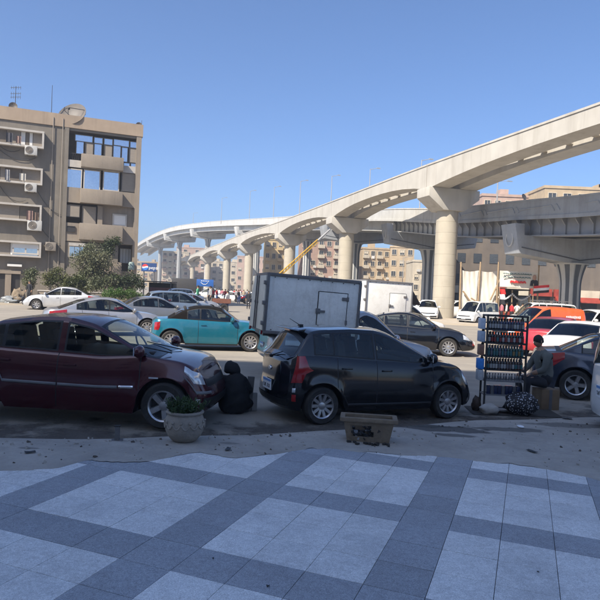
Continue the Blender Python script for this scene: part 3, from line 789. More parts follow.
def falong(step, s0, s1, path=fe):
    acc = 0; out = []; nxt = s0
    for a, b in zip(path[:-1], path[1:]):
        L_ = (b-a).length
        while nxt <= acc+L_ and nxt <= s1:
            p = a.lerp(b, (nxt-acc)/L_); d = (b-a); out.append((p, math.atan2(d.y, d.x))); nxt += step
        acc += L_
    return out
sm = MB().prism([(0, 0), (.5, 0), (.5, -.2), (.16, -.6), (.16, -1.33), (0, -1.33)], Matrix.Identity(4), .1).mesh('stiffener', M['girder'])
for p, an in falong(1.35, 12, 60):
    r = Vector((math.sin(an), -math.cos(an), 0))
    q = p+r*(1.0-.06)-OF
    inst(sm, 'stiffener', fl, (q.x, q.y, p.z-1.41), (0, 0, an+math.pi/2))
# zigzag mouldings on the near parapet
for k, (p, an) in enumerate(falong(4.6, 8, 44)):
    mb = MB(); s = Vector((math.cos(an), math.sin(an), 0)); out_ = Vector((-math.sin(an), math.cos(an), 0))*.155
    def seg(u0, z0, u1, z1, mb=mb, s=s, p=p):
        a = p+s*u0+Vector((0, 0, z0)); b = p+s*u1+Vector((0, 0, z1))
        mb.tube(a+out_-OF, b+out_-OF, .05, n=5)
    for o_ in (0, .55):
        seg(o_, -.95, o_+.35, -.5); seg(o_+.35, -.5, o_+.55, -.5)
    seg(1.1, -.5, 4.45, -.5)
    mb.build('moulding', M['flyshade'], fl)
# flyover piers
def fpier(px_, dep, k, tall, lab, emblem=False):
    # nearest path sample for this depth
    p = min(fe, key=lambda q: abs(q.y-dep)); i = fe.index(p); d = fe[min(i+1, N)]-fe[max(0, i-1)]
    an = math.atan2(d.y, d.x); r = Vector((math.sin(an), -math.cos(an), 0)); c = p+r*(DW/2)
    o = empty('flyover_pier', (c.x, c.y, 0), an-math.pi/2, lab, 'column', 'fluted piers under the road flyover')
    z = p.z-2.86
    T = Matrix.Identity(4)
    hw_ = DW/2+1.1
    MB().prism([(-hw_, z+.9), (-hw_+.5, z-1.5), (-1.3, z-2.0), (1.3, z-2.0), (hw_-.5, z-1.5), (hw_, z+.9), (hw_-.9, z+.9), (hw_-.95, z), (-hw_+.95, z), (-hw_+.9, z+.9)], Matrix.Translation((0, -.95, 0)), 1.9).build('crosshead', M['flyshade'] if k < 3 else M['fly'], o, bevel=.05, fixn=True)
    gr = MB()
    for a, b in (((-hw_+.7, z-1.0), (0, z-1.75)), ((0, z-1.75), (hw_-.7, z-1.0))):
        gr.tube((a[0], -.96, a[1]), (b[0], -.96, b[1]), .05, n=5)
    gr.build('groove_line', M['flydark'], o)
    if emblem:
        e = MB()
        for k_ in range(18):
            t0, t1 = 2*math.pi*k_/18, 2*math.pi*(k_+1)/18
            e.tube((-hw_+.2, .45*math.cos(t0), z-.3+.6*math.sin(t0)), (-hw_+.2, .45*math.cos(t1), z-.3+.6*math.sin(t1)), .05, n=5)
        e.build('emblem', M['fly'], o)
    top = z-2.0; n = 64
    def rad(zz): 
        t = max(0, (zz-(top-1.9))/1.9); return .85+.42*t**1.8
    prof = []
    zs_ = [0] + [top-1.9+1.9*k_/10 for k_ in range(11)]
    for zz in zs_: prof.append((rad(zz), zz))
    mb = MB(); vs = []
    for rr, zz in prof:
        for k_ in range(n):
            t = 2*math.pi*k_/n; stripe = (k_*16//n) % 2
            q = rr*(1.0 if stripe == 0 else .93); vs.append((q*math.cos(t), q*math.sin(t), zz))
    for a_ in range(len(prof)-1):
        for k_ in range(n):
            stripe = (k_*16//n) % 2
            mb.add([vs[a_*n+k_], vs[a_*n+(k_+1) % n], vs[(a_+1)*n+(k_+1) % n], vs[(a_+1)*n+k_]], [(0, 1, 2, 3)], stripe)
    mb.lathe([(1.35, top-.12), (1.38, top-.1), (1.38, top+.01)], 32, 0)
    mb.build('column', [M['fly'], M['flydark']], o, merge=True)
fpier(572, 50.5, 0, 0, 'grey fluted flyover pier flaring at the top, behind the orange van', True)
fpier(424, 77, 1, 0, 'striped fluted flyover pier between the white off-roader and the tan block', True)
fpier(345, 104, 2, 0, 'fluted flyover pier hidden beside the second round column')
fpier(303, 132, 3, 0, 'fluted flyover pier just right of the crane boom')
fpier(260, 160, 4, 0, 'fluted flyover pier right of the column by the grubby cargo box')
fpier(210, 205, 5, 0, 'tall far flyover pier showing above the guideway')
fpier(168, 238, 6, 0, 'tall far flyover pier right of the blue billboard')
fpier(152, 275, 7, 0, 'tall far flyover pier just above the blue billboard')
# lamp posts standing on the flyover
lamp_mesh_post = MB().tube((0, 0, 0), (0, 0, 6.2), .09, .05, 7).mesh('post', M['lampsteel'])
lamp_mesh_arm = MB().tube((0, 0, 6.15), (1.1, 0, 6.4), .04, .03, 5).box((1.3, 0, 6.42), (.55, .2, .1)).mesh('lamp_head', M['lampsteel'])
def street_lamp(px, dep, zb, h, lab, rz=0):
    x, y = pdist(px, 200, dep)
    o = empty('street_lamp', (x, y, zb), rz, lab, 'street lamp', 'lamp posts along the flyover'); o.scale = (1, 1, h/6.2)
    inst(lamp_mesh_post, 'post', o); inst(lamp_mesh_arm, 'lamp_head', o)
for i, (px, dep, ytop) in enumerate([(166, 262, 227), (194, 208, 213), (222, 178, 198), (250, 158, 191), (274, 138, 187), (300, 121, 181), (331, 106, 176), (369, 88, 169), (420, 75, 160), (497, 56, 181)]):
    p = min(fe, key=lambda q: abs(q.y-dep)); zb = p.z-1.0
    x, y = pdist(px, 200, dep)
    zt_ = at(px, ytop, dep).z
    names = ['far left', 'second from the left', 'third from the left', 'fourth from the left', 'fifth from the left', 'sixth from the left', 'above the second round column', 'above the tan block', 'left of the nearest crosshead', 'short one on the grey parapet at right']
    street_lamp(px, dep, zb, max(2.5, zt_-zb), 'thin lamp post on the flyover, '+names[i], R(20))

# ---- tall block behind the viewpoint that shades the pavement
M['cafe'] = mat('rendered facade', (.55, .5, .43), .85, .1, 1.2)
M['windowdark'] = mat('window glass opaque', (.04, .05, .06), .08, .1)
cb_ = empty('apartment_block', (0, -12, 0), 0, 'tall rendered apartment block behind the viewpoint that shades the pavement', 'building')
MB().box((-27, -8, 18.75), (38, 16, 37.5)).build('wall', M['cafe'], cb_)
MB().box((-27, -.1, 37.4), (38.4, .5, .5)).build('cornice', M['cafe'], cb_)
MB().box((8, -8, 2.1), (31.9, 15.9, 4.2)).build('low_wing', M['cafe'], cb_)
wm = MB().box((0, 0, 0), (1.5, .1, 1.5)).mesh('window', M['windowdark'])
for fl_ in range(1, 12):
    for k in range(9): inst(wm, 'window', cb_, (-43+k*4, .03, 1.9+fl_*3.05))
MB().box((-11, .02, 1.7), (66, .1, 2.6)).build('shop_front', M['windowdark'], cb_)
# ---------------------------------------------------------------- ground
TS = .38; ZP = .26
HP = CAM.z-ZP
GA = -.358; GU, GV = -.338*HP, 2.305*HP
pl = empty('plaza', (0, 0, ZP)); tag(pl, kind='structure'); pl.rotation_euler = (0, R(.55), 0)
M['tilelight'] = mat('pale terrazzo tile', (.66, .66, .65), .75, .1, 30, dirt=(.34, .34, .35), dscale=1.3, damt=.6, objrand=.06, detail=8, world=True)
M['tiledark'] = mat('blue grey terrazzo tile', (.31, .325, .35), .75, .1, 30, dirt=(.2, .2, .21), dscale=1.3, damt=.6, objrand=.08, detail=8, world=True)
def chips(m, lo, hi, sc=170):
    n = m.node_tree.nodes; l = m.node_tree.links; b = n['Principled BSDF']
    src = b.inputs['Base Color'].links[0].from_socket
    tc = n.new('ShaderNodeTexCoord')
    v = n.new('ShaderNodeTexVoronoi'); v.inputs['Scale'].default_value = sc; l.new(n.new('ShaderNodeNewGeometry').outputs['Position'], v.inputs[0])
    mr = n.new('ShaderNodeMapRange'); l.new(v.outputs['Color'], mr.inputs[0]); mr.inputs[3].default_value = lo; mr.inputs[4].default_value = hi
    h = n.new('ShaderNodeHueSaturation'); l.new(src, h.inputs['Color']); l.new(mr.outputs[0], h.inputs['Value']); l.new(h.outputs[0], b.inputs['Base Color'])
chips(M['tilelight'], .7, 1.25, 200); chips(M['tiledark'], .65, 1.35, 200)
def tmesh(m):
    e = TS/2-.0019
    return MB().box((0, 0, -.02), (2*e, 2*e, .04)).mesh('tile', m, bevel=.0025)
tl, td = tmesh(M['tilelight']), tmesh(M['tiledark'])
ca, sa = math.cos(GA), math.sin(GA)
# edge of the tiling as seen in the photograph (pixel -> plaza plane)
EDGE = [(-60, 478), (0, 474), (55, 471.5), (84, 463), (110, 466), (127, 465), (141, 465), (160, 461), (196, 455), (232, 460), (275, 455), (300, 450), (330, 448), (358, 452), (400, 455), (430, 455), (450, 456), (500, 462), (545, 467), (585, 474), (600, 478), (660, 488)]
EG = [gnd(a, b, ZP) for a, b in EDGE]
def edge_y(x): return float(np.interp(x, [p.x for p in EG], [p.y for p in EG]))
cnt = 0; far_t = MB(); spots = []
for i in range(-26, 30):
    for j in range(-22, 16):
        U = (i+.5)*TS; V = (j+.5)*TS
        x = GU+U*ca-V*sa; y = GV+U*sa+V*ca
        if y > edge_y(x)+.3 or y < -1.1 or abs(x) > 7.2: continue
        light = (i % 4) < 3 and (j % 4) < 3
        spots.append((x, y, light))
def inview(x, y):
    d = Vector((x, y, ZP))-CAM; f = d.dot(FW)
    return f > .3 and abs(d.dot(RT)/f*FPX) < 330 and d.dot(UP)/f*FPX > -330
vis = [s for s in spots if inview(s[0], s[1])]; vis.sort(key=lambda s: s[1])
nearset = set(vis[:295])
for s in spots:
    x, y, light = s
    if s in nearset: inst(tl if light else td, 'tile', pl, (x, y, rnd.uniform(-.0012, .0012)), (rnd.uniform(-.002, .002), rnd.uniform(-.002, .002), GA))
    else:
        far_t.box((x, y, -.02), (TS-.0044, TS-.0044, .04), 0 if light else 1, rz=GA)
tag(far_t.build('tile_field', [M['tilelight'], M['tiledark']], pl), kind='stuff')
M['grout'] = mat('grout', (.13, .13, .135), .95, .2, 30)
bedm = MB(); bg_ = []
for i in range(121):
    x = -7.4+14.8*i/120; bg_.append([(x, -1.6+(edge_y(x)+.25+1.6)*k/10, -.022) for k in range(11)])
bedm.grid(bg_, 0, False, flip=True).build('bed', M['grout'], pl)
print('tiles', len(vis), len(spots))
# apron of rough cement between tiles and kerb
M['apron'] = mat('worn cement', (.36, .33, .29), .92, .14, 2.2, bump=.5, bscale=16, dirt=(.22, .20, .175), dscale=.9, damt=.7, detail=8)
KP = [gnd(-140, 439, .2), gnd(0, 438, .2), gnd(120, 438, .2), gnd(250, 434, .2), gnd(340, 430, .2), gnd(480, 420, .2), gnd(600, 417, .2), gnd(700, 414, .2)]
KA = [Vector((-12, 6.9, .2))]+KP+[Vector((12, 12.2, .2))]
def kerb_y(x): return float(np.interp(x, [p.x for p in KA], [p.y for p in KA]))
def apz(x, y):
    y0 = edge_y(max(-5.4, min(6, x))); y1 = kerb_y(x); zp = ZP-.0096*x+.004
    q = min(1, max(0, (y-y0)/.1)); t = min(1, max(0, (y-y0-.72)/max(.2, y1-y0-.72))); t = t*t*(3-2*t)
    return zp-.0075+.0075*min(1, max(0, (y-y0)/.03))+.004*q+(.19-zp)*t+.012*math.sin(x*2.1+y*1.3)*math.sin(math.pi*t)
JX = [-11.2]; JY = [0]
while JX[-1] < 11.2: JX.append(JX[-1]+rnd.uniform(.08, .5)); JY.append(rnd.uniform(-.075, .075))
g = []
nx = 420
for i in range(nx+1):
    x = -11+22*i/nx
    y0 = edge_y(max(-5.4, min(6, x)))+float(np.interp(x, JX, JY))+rnd.uniform(-.018, .018); y1 = kerb_y(x)+.03*math.sin(x*3.1)
    row = []
    for j in range(15):
        t = (j/14)**1.5; y = y0+(y1-y0)*t; zp = ZP-.0096*x+.006
        z = apz(x, y)
        row.append((x, y, z))
    row.append((x, y1+.05, .15)); row.append((x, y1+.07, -.05))
    g.append(row)
ap = MB().grid(g, 0, True, flip=True).build('pavement', M['apron']); tag(ap, kind='structure')
# stains baked nowhere: thin dark oil patches are drawn by the cement material
n = M['apron'].node_tree.nodes; l = M['apron'].node_tree.links; b = n['Principled BSDF']; src = b.inputs['Base Color'].links[0].from_socket
tc = n.new('ShaderNodeTexCoord')
def stain(center, rad, amt, src, col=(.04, .038, .036)):
    s = n.new('ShaderNodeVectorMath'); s.operation = 'SUBTRACT'; l.new(tc.outputs['Object'], s.inputs[0]); s.inputs[1].default_value = center
    sc_ = n.new('ShaderNodeVectorMath'); sc_.operation = 'DIVIDE'; l.new(s.outputs[0], sc_.inputs[0]); sc_.inputs[1].default_value = rad
    ln = n.new('ShaderNodeVectorMath'); ln.operation = 'LENGTH'; l.new(sc_.outputs[0], ln.inputs[0])
    nz = n.new('ShaderNodeTexNoise'); nz.inputs['Scale'].default_value = 4; nz.inputs['Detail'].default_value = 6; l.new(tc.outputs['Object'], nz.inputs[0])
    ad = n.new('ShaderNodeMath'); ad.operation = 'MULTIPLY_ADD'; l.new(nz.outputs[0], ad.inputs[0]); ad.inputs[1].default_value = 1.6; l.new(ln.outputs['Value'], ad.inputs[2])
    mr = n.new('ShaderNodeMapRange'); mr.inputs[1].default_value = 1.85; mr.inputs[2].default_value = 1.6; mr.inputs[3].default_value = 0; mr.inputs[4].default_value = amt; l.new(ad.outputs[0], mr.inputs[0])
    mx = n.new('ShaderNodeMix'); mx.data_type = 'RGBA'; mx.inputs[7].default_value = (*col, 1); l.new(mr.outputs[0], mx.inputs[0]); l.new(src, mx.inputs[6])
    return mx.outputs[2]
for px, py, rx, ry, am in [(445, 428, .62, .3, .8), (455, 437, .35, .12, .7), (510, 428, .6, .16, .7), (570, 424, .6, .2, .6), (420, 424, .5, .14, .6), (35, 432, .5, .1, .5), (30, 455, .12, .05, .5), (230, 448, .12, .05, .4)]:
    p = gnd(px, py, .22); src = stain((p.x, p.y, .22), (rx, ry, 1), am, src)
l.new(src, b.inputs['Base Color'])
# road
M['road'] = mat('dusty asphalt', (.30, .265, .215), .92, .1, .25, bump=.35, bscale=25, dirt=(.20, .18, .155), dscale=.11, damt=.75, detail=8)
def tyremarks(m, sc, amt, col):
    n = m.node_tree.nodes; l = m.node_tree.links; b = n['Principled BSDF']; src = b.inputs['Base Color'].links[0].from_socket
    tc = n.new('ShaderNodeTexCoord'); mp = n.new('ShaderNodeMapping'); mp.inputs['Scale'].default_value = sc; mp.inputs['Rotation'].default_value = (0, 0, R(-14)); l.new(tc.outputs['Object'], mp.inputs[0])
    nz = n.new('ShaderNodeTexNoise'); nz.inputs['Scale'].default_value = 1; nz.inputs['Detail'].default_value = 7; nz.inputs['Roughness'].default_value = .65; l.new(mp.outputs[0], nz.inputs[0])
    mr = n.new('ShaderNodeMapRange'); mr.inputs[1].default_value = .48; mr.inputs[2].default_value = .7; mr.inputs[4].default_value = amt; l.new(nz.outputs[0], mr.inputs[0])
    mx = n.new('ShaderNodeMix'); mx.data_type = 'RGBA'; mx.inputs[7].default_value = (*col, 1); l.new(mr.outputs[0], mx.inputs[0]); l.new(src, mx.inputs[6]); l.new(mx.outputs[2], b.inputs['Base Color'])
tyremarks(M['road'], (.07, 1.5, 1), .6, (.17, .155, .135)); tyremarks(M['road'], (.6, 1.1, 1), .45, (.2, .18, .16))
road = MB().quad((-740, -60, 0), (740, -60, 0), (740, 940, 0), (-740, 940, 0)).build('road', M['road']); tag(road, kind='structure')
# dirt gutter along the kerb
M['gutter'] = mat('oily dirt', (.085, .073, .062), .95, .25, 3, bump=.5, bscale=20, dirt=(.15, .13, .11), dscale=1.6, damt=.6)
g = []; fade = []
for i in range(241):
    x = -11+22*i/240; y0 = kerb_y(x)+.02; y1 = y0+2.0+.3*math.sin(x*1.3)
    g.append([(x, y0+(y1-y0)*k/8, .006) for k in range(9)]); fade += [k/8 for k in range(9)]
gu = MB().grid(g, 0, True, flip=True).build('gutter', M['gutter']); tag(gu, kind='structure')
at_ = gu.data.attributes.new('fade', 'FLOAT', 'POINT'); at_.data.foreach_set('value', fade)
n = M['gutter'].node_tree.nodes; l = M['gutter'].node_tree.links
an = n.new('ShaderNodeAttribute'); an.attribute_name = 'fade'; tcg = n.new('ShaderNodeTexCoord'); nzg = n.new('ShaderNodeTexNoise'); nzg.inputs['Scale'].default_value = 1.6; nzg.inputs['Detail'].default_value = 9; nzg.inputs['Roughness'].default_value = .68
l.new(tcg.outputs['Object'], nzg.inputs[0])
ma = n.new('ShaderNodeMath'); ma.operation = 'MULTIPLY_ADD'; ma.inputs[1].default_value = 2.2; l.new(nzg.outputs[0], ma.inputs[0]); l.new(an.outputs['Fac'], ma.inputs[2])
mrg = n.new('ShaderNodeMapRange'); mrg.inputs[1].default_value = 1.45; mrg.inputs[2].default_value = 1.9; l.new(ma.outputs[0], mrg.inputs[0])
trg = n.new('ShaderNodeBsdfTransparent'); mxg = n.new('ShaderNodeMixShader'); l.new(mrg.outputs[0], mxg.inputs[0]); l.new(n['Principled BSDF'].outputs[0], mxg.inputs[1]); l.new(trg.outputs[0], mxg.inputs[2]); l.new(mxg.outputs[0], n['Material Output'].inputs[0])
# pale lane strip and traffic island edge
M['sand'] = mat('pale sandy paving', (.42, .36, .28), .95, .12, .8, bump=.3, bscale=20, dirt=(.28, .24, .19), dscale=.4, damt=.5)
g = []
def strip(name, pts, z, m, h=0):
    mb = MB(); n_ = len(pts)
    top = [Vector((p[0], p[1], z)) for p in pts]
    mb.add(top, [tuple(range(n_))], 0)
    if h:
        bot = [Vector((p[0], p[1], z-h)) for p in pts]
        mb.add(top+bot, [(i, n_+i, n_+(i+1) % n_, (i+1) % n_) for i in range(n_)], 0)
    o = mb.build(name, m, fixn=True); tag(o, kind='structure'); return o
p1, p2, p3, p4 = gnd(-80, 302), gnd(120, 304), gnd(30, 313), gnd(-80, 312)
strip('sidewalk', [(-60, 44.5), (-24, 44.5), (-14, 48.8), (-10, 60), (-60, 60)], .14, M['sand'], .14)
# low island with a kerb under the round columns, right of centre
strip('traffic_island', [(9.0, 26.6), (22, 26.8), (22, 28.4), (9.0, 28.2)], .12, M['sand'], .12)
strip('median', [(5, 45), (60, 34), (60, 38), (15.5, 56), (8, 80), (3, 78)], .13, M['sand'], .13)

# pebbles and crumbs on the cement
peb = MB()
for k in range(420):
    x = rnd.uniform(-4.5, 6); y0 = edge_y(max(-5.4, min(6, x))); y1 = kerb_y(x); y = y0+(y1-y0)*rnd.random()**.7; r_ = rnd.choice([.004, .006, .006, .009, .014])
    peb.box((x, y, apz(x, y)+r_*.4), (r_*2*rnd.uniform(.7, 1.6), r_*2, r_*1.2), rnd.choice([0, 0, 1]), M=Matrix.Rotation(rnd.uniform(0, 3), 4, (rnd.random(), rnd.random(), 1)))
tag(peb.build('gravel', [M['apron'], M['gutter']]), 'loose crumbs of gravel scattered over the cement pavement', 'gravel', kind='stuff')
# ---------------------------------------------------------------- apartment building on the left
FA = Vector((-15.3, 56.7, 0)); FB = Vector((-26.4, 52.3, 0))
EU = (FB-FA).normalized(); EN = Vector((-EU.y, EU.x, 0))
if EN.y > 0: EN = -EN
def fp(px, py):                      # picture point -> (u to the left, height) on the facade plane
    d = pdir(px, py); t = (FA-CAM).dot(EN)/d.dot(EN); p = CAM+d*t
    return (p-FA).dot(EU), p.z
ab = empty('apartment_building', FA, 0, 'brown rendered apartment building with glazed balconies and wall air conditioners on the left', 'building')
BM = Matrix(((EU.x, -EN.x, 0, 0), (EU.y, -EN.y, 0, 0), (0, 0, 1, 0), (0, 0, 0, 1)))   # local (u, depth inwards, z)
M['render'] = mat('brown render', (.185, .162, .132), .9, .1, 1.2, bump=.3, bscale=10, dirt=(.15, .13, .105), dscale=.5, damt=.6, detail=8)
M['render2'] = mat('tan render', (.27, .225, .175), .9, .1, 1.2, bump=.3, bscale=10, dirt=(.15, .125, .1), dscale=.6, damt=.6, detail=8)
M['parapet'] = mat('pinkish tan parapet render', (.33, .255, .185), .9, .1, 1, dirt=(.3, .22, .16), dscale=.6, damt=.5)
M['whiteframe'] = mat('dusty white frame', (.44, .41, .37), .8, .08, 2, dirt=(.32, .28, .23), dscale=.9, damt=.5)
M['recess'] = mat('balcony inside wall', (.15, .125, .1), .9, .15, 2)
M['shutter'] = mat('faded shutter', (.25, .215, .175), .8, .12, 3, stretch=(1, 1, 12))
M['shutterwhite'] = mat('white shutter', (.66, .65, .62), .7, .05, 3, stretch=(1, 1, 12))
M['mirrorglass'] = mat('sky reflecting glass', (.5, .56, .64), .04, .06, metal=.95)
M['acwhite'] = mat('white unit casing', (.48, .47, .44), .5, .06, dirt=(.4, .36, .3), dscale=4, damt=.4)
M['iron'] = mat('dark iron', (.03, .028, .027), .6, .2)
M['dish'] = mat('weathered dish', (.13, .115, .1), .6, .15, 3, dirt=(.1, .08, .06), dscale=3, damt=.5)
streaks(M['render'], .4, 1.4, (.1, .09, .075)); streaks(M['render2'], .5, 1.6, (.13, .11, .09)); streaks(M['parapet'], .5, 1.2, (.2, .15, .11))
def fbox(mb, u0, u1, z0, z1, d0, d1, mi=0):      # d measured outwards from the facade
    vs = [BM @ Vector((u, -d, z)) for z in (z0, z1) for d in (d0, d1) for u in (u0, u1)]
    return mb.add(vs, [(0, 2, 3, 1), (4, 5, 7, 6), (0, 1, 5, 4), (2, 6, 7, 3), (0, 4, 6, 2), (1, 3, 7, 5)], mi)
def fpart(name, u0, u1, z0, z1, d0, d1, m, parent=None, bevel=0):
    return fbox(MB(), u0, u1, z0, z1, d0, d1).build(name, m, parent or ab, bevel=bevel, fixn=True)
def rect(x0, y0, x1, y1):
    a = fp(x0, y0); b = fp(x1, y1); c_ = fp(x0, y1); d = fp(x1, y0)
    return (b[0]+d[0])/2, (a[0]+c_[0])/2, (c_[1]+b[1])/2, (a[1]+d[1])/2       # u0(right) u1(left) z0 z1
ROOF = 16.7; UR = 0.0; UM = fp(62.5, 200)[0]; UL = 20.0
zf = [fp(100, y)[1] for y in (264, 224.5, 189, 153.5)]     # rough balcony beam heights, bottom to top
# wall of the left half (plain) and back/side mass
fpart('wall', UM, UL, 0, ROOF-1.1, -12, 0, M['render'])
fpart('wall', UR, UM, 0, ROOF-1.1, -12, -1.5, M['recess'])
fpart('parapet', UR-.1, UL, ROOF-1.1, ROOF, -12.1, .1, M['parapet'])
fpart('side_wall', UR-.0, UR+.45, 0, ROOF-1.1, -12, .06, M['render2'])
fpart('pillar', UM-.35, UM+.02, 0, ROOF-1.1, -1.5, .08, M['render'])
def R_(x0, y0, x1, y1): return rect(x0, y0, x1, y1)
# --- right half, floor by floor (pixel rows measured on the photograph)
def spandrel(y0, y1, d=.0, m=M['render2']):
    u0, u1, z0, z1 = R_(64, y0, 138, y1); return fpart('balcony_beam', UR+.45, UM-.35, z0, z1, -1.5, d, m)
def balcony_box(x0, y0, x1, y1, d=.7):
    u0, u1, z0, z1 = R_(x0, y0, x1, y1)
    b = fpart('balcony', u0, u1, z0, z1, .0, d, M['render2'], bevel=.03); return u0, u1, z0, z1
spandrel(163, 170, 0, M['whiteframe']); balcony_box(81, 157, 123, 170)
spandrel(190, 205, -.0); balcony_box(80, 191, 122, 205)
spandrel(225, 243, -.0); balcony_box(79, 225, 122, 241)
spandrel(270, 300, -.0, M['render']); balcony_box(96, 262, 121, 274, .5)
fpart('lintel', UR+.45, UM-.35, fp(100, 134)[1], ROOF-1.1, -1.5, -.02, M['render'])
def win(x0, y0, x1, y1, m, d=-.1, fr=M['iron'], mull=0, th=.05):
    u0, u1, z0, z1 = R_(x0, y0, x1, y1)
    g = fpart('window', u0, u1, z0, z1, d-.06, d, m)
    f = MB()
    for a, b in ((u0, u0+th), (u1-th, u1)): fbox(f, a, b, z0, z1, d-.08, d+.04)
    for a, b in ((z0, z0+th), (z1-th, z1)): fbox(f, u0+th, u1-th, a, b, d-.08, d+.038)
    for k in range(mull):
        c_ = u0+(u1-u0)*(k+1)/(mull+1); fbox(f, c_-th/2, c_+th/2, z0+th, z1-th, d-.08, d+.036)
    f.build('frame', fr, g, fixn=True); return g
# top floor: dark open bay at left, blue panes, grey boards
MG = M['mirrorglass']
for x0, x1 in ((75, 93), (94, 103), (104, 113), (113.5, 129.5), (130, 138)):
    yy = 133+(x0-64)*.12; win(x0, yy+.5, x1, yy+7.5, MG)
for x0, x1, y0, y1, mm in ((76, 84, 141, 154, MG), (85, 93.5, 142.5, 157, M['shutter']), (94, 102, 143, 156, MG), (104, 112.5, 144.5, 158, M['shutter']), (113, 121, 145, 161, MG), (121.5, 128, 147, 162, MG), (129, 138, 147.5, 163, M['shutter']), (123.5, 130, 162.5, 169, MG), (130.5, 138, 163, 169.5, MG)):
    win(x0, y0, x1, y1, mm)
u0, u1, z0, z1 = R_(65, 153, 81, 162)
rl = MB()
for k in range(9): rl.tube(BM @ Vector((u0+(u1-u0)*k/8, .1, z0)), BM @ Vector((u0+(u1-u0)*k/8, .1, z1)), .02, n=5)
rl.tube(BM @ Vector((u0, .1, z1)), BM @ Vector((u1, .1, z1)), .03, n=5)
tag(rl.build('railing', M['iron'], ab), kind='stuff')
# third floor: four big panes
for x0, x1, mm, yo in ((65.5, 82, MG, 0), (83.5, 100.5, MG, 1.2), (103, 119.5, MG, 2.5), (121, 138, M['shutter'], 4)):
    win(x0, 168.5+yo, x1, 189+yo*.8, mm, fr=M['whiteframe'] if mm is MG else M['iron'], th=.09)
# second floor: shutters, wall, white shutter
win(65, 204.5, 80, 217, M['shutter']); win(82, 206, 96.5, 224, M['shutter'])
u0, u1, z0, z1 = R_(97, 204, 138, 226); fpart('wall', UR+.45, u1, z0, z1, -1.5, -.25, M['render2'])
win(112.5, 214, 127, 226, M['shutterwhite'], -.18, M['whiteframe'], th=.12)
u0, u1, z0, z1 = R_(97.5, 206, 102.5, 226); fpart('pillar', u0, u1, z0, z1, -1.5, .05, M['render2'])
win(66, 226, 75, 232, M['iron'], .06)
# first floor
u0, u1, z0, z1 = R_(64, 243, 118, 270); fpart('wall', u0, UM-.35, z0, z1, -1.5, -.05, M['render'])
u0, u1, z0, z1 = R_(69, 250, 85, 257); win(69, 246, 85, 257, MG, .0, M['whiteframe'], 2)
u0, u1, z0, z1 = R_(69, 243.5, 86, 246.5); fpart('awning', u0, u1, z0, z1, -.05, .7, M['whiteframe'])
u0, u1, z0, z1 = R_(119, 248, 137, 262)
wr = win(121, 248, 133, 263, M['shutterwhite'], -1.2, M['whiteframe'], 3)
fpart('wall', UR+.45, UM, 0, fp(100, 272)[1], -1.5, -.1, M['render'])
fpart('door_panel', UR+1.6, UR+4.2, .1, 2.6, -.12, -.06, M['recess'])
# water tank on the balcony
p = fp(131, 266)
MB().lathe([(.01, .75), (.2, .72), (.28, .55), (.28, .05), (.24, 0), (.01, 0)], 14, 0, Matrix.Translation(BM @ Vector((p[0], -.3, fp(131, 270)[1])))).build('water_tank', mat('pale green tank', (.2, .27, .26), .6), ab)
# --- left half: framed window bands, shutters, blinds
def band(y0l, y0r, y1l, y1r, xr, inner):
    u0 = fp(xr, y0r)[0]; z1 = (fp(0, y0l)[1]+fp(xr, y0r)[1])/2; z0 = (fp(0, y1l)[1]+fp(xr, y1r)[1])/2; u1 = UM+9.5
    b = MB(); t = .16; d = .55
    fbox(b, u0, u1, z1-t, z1, 0, d); fbox(b, u0, u1, z0, z0+t, 0, d+.002); fbox(b, u0, u0+t, z0+t, z1-t, 0, d-.003)
    o = b.build('window_band', M['whiteframe'], ab, fixn=True)
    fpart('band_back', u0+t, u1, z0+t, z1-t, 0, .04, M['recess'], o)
    x = u0+t; k = 0
    while x < u1-.4 and k < len(inner):
        wd, mm = inner[k]; k += 1
        w_ = fpart('shutter', x+.02, x+wd-.02, z0+t, z1-t, .05, .14, mm, o)
        x += wd
    return u0, u1, z0, z1
sh, sw, mg, dk = M['shutter'], M['shutterwhite'], MG, M['recess']
band(127, 133.5, 145.5, 149.5, 44.5, [(.75, sh), (.28, sw), (.3, dk), (.38, sw), (1.1, sh), (.7, dk), (1.0, sh), (1.5, sh), (1.4, dk)])
band(165.5, 169.5, 182.5, 186, 43, [(1.5, M['shutter']), (1.3, dk), (.4, sh), (1.0, dk), (1.5, sh), (1.2, dk)])
band(202.5, 206, 219.5, 223, 42, [(1.6, dk), (2.1, sh), (1.5, sh), (2.0, dk)])
z_ = band(240, 243, 256, 258, 41.5, [(.1, sw), (2.0, mg), (.2, sw), (1.6, sh), (1.6, dk)])
win(12.5, 244.5, 39, 254.5, MG, .25, M['whiteframe'], 1, .13)
u0, u1, z0, z1 = R_(12.5, 243.5, 39, 248.5); fpart('roller_blind', u0, u1, z0, z1, .27, .34, M['shutterwhite'])
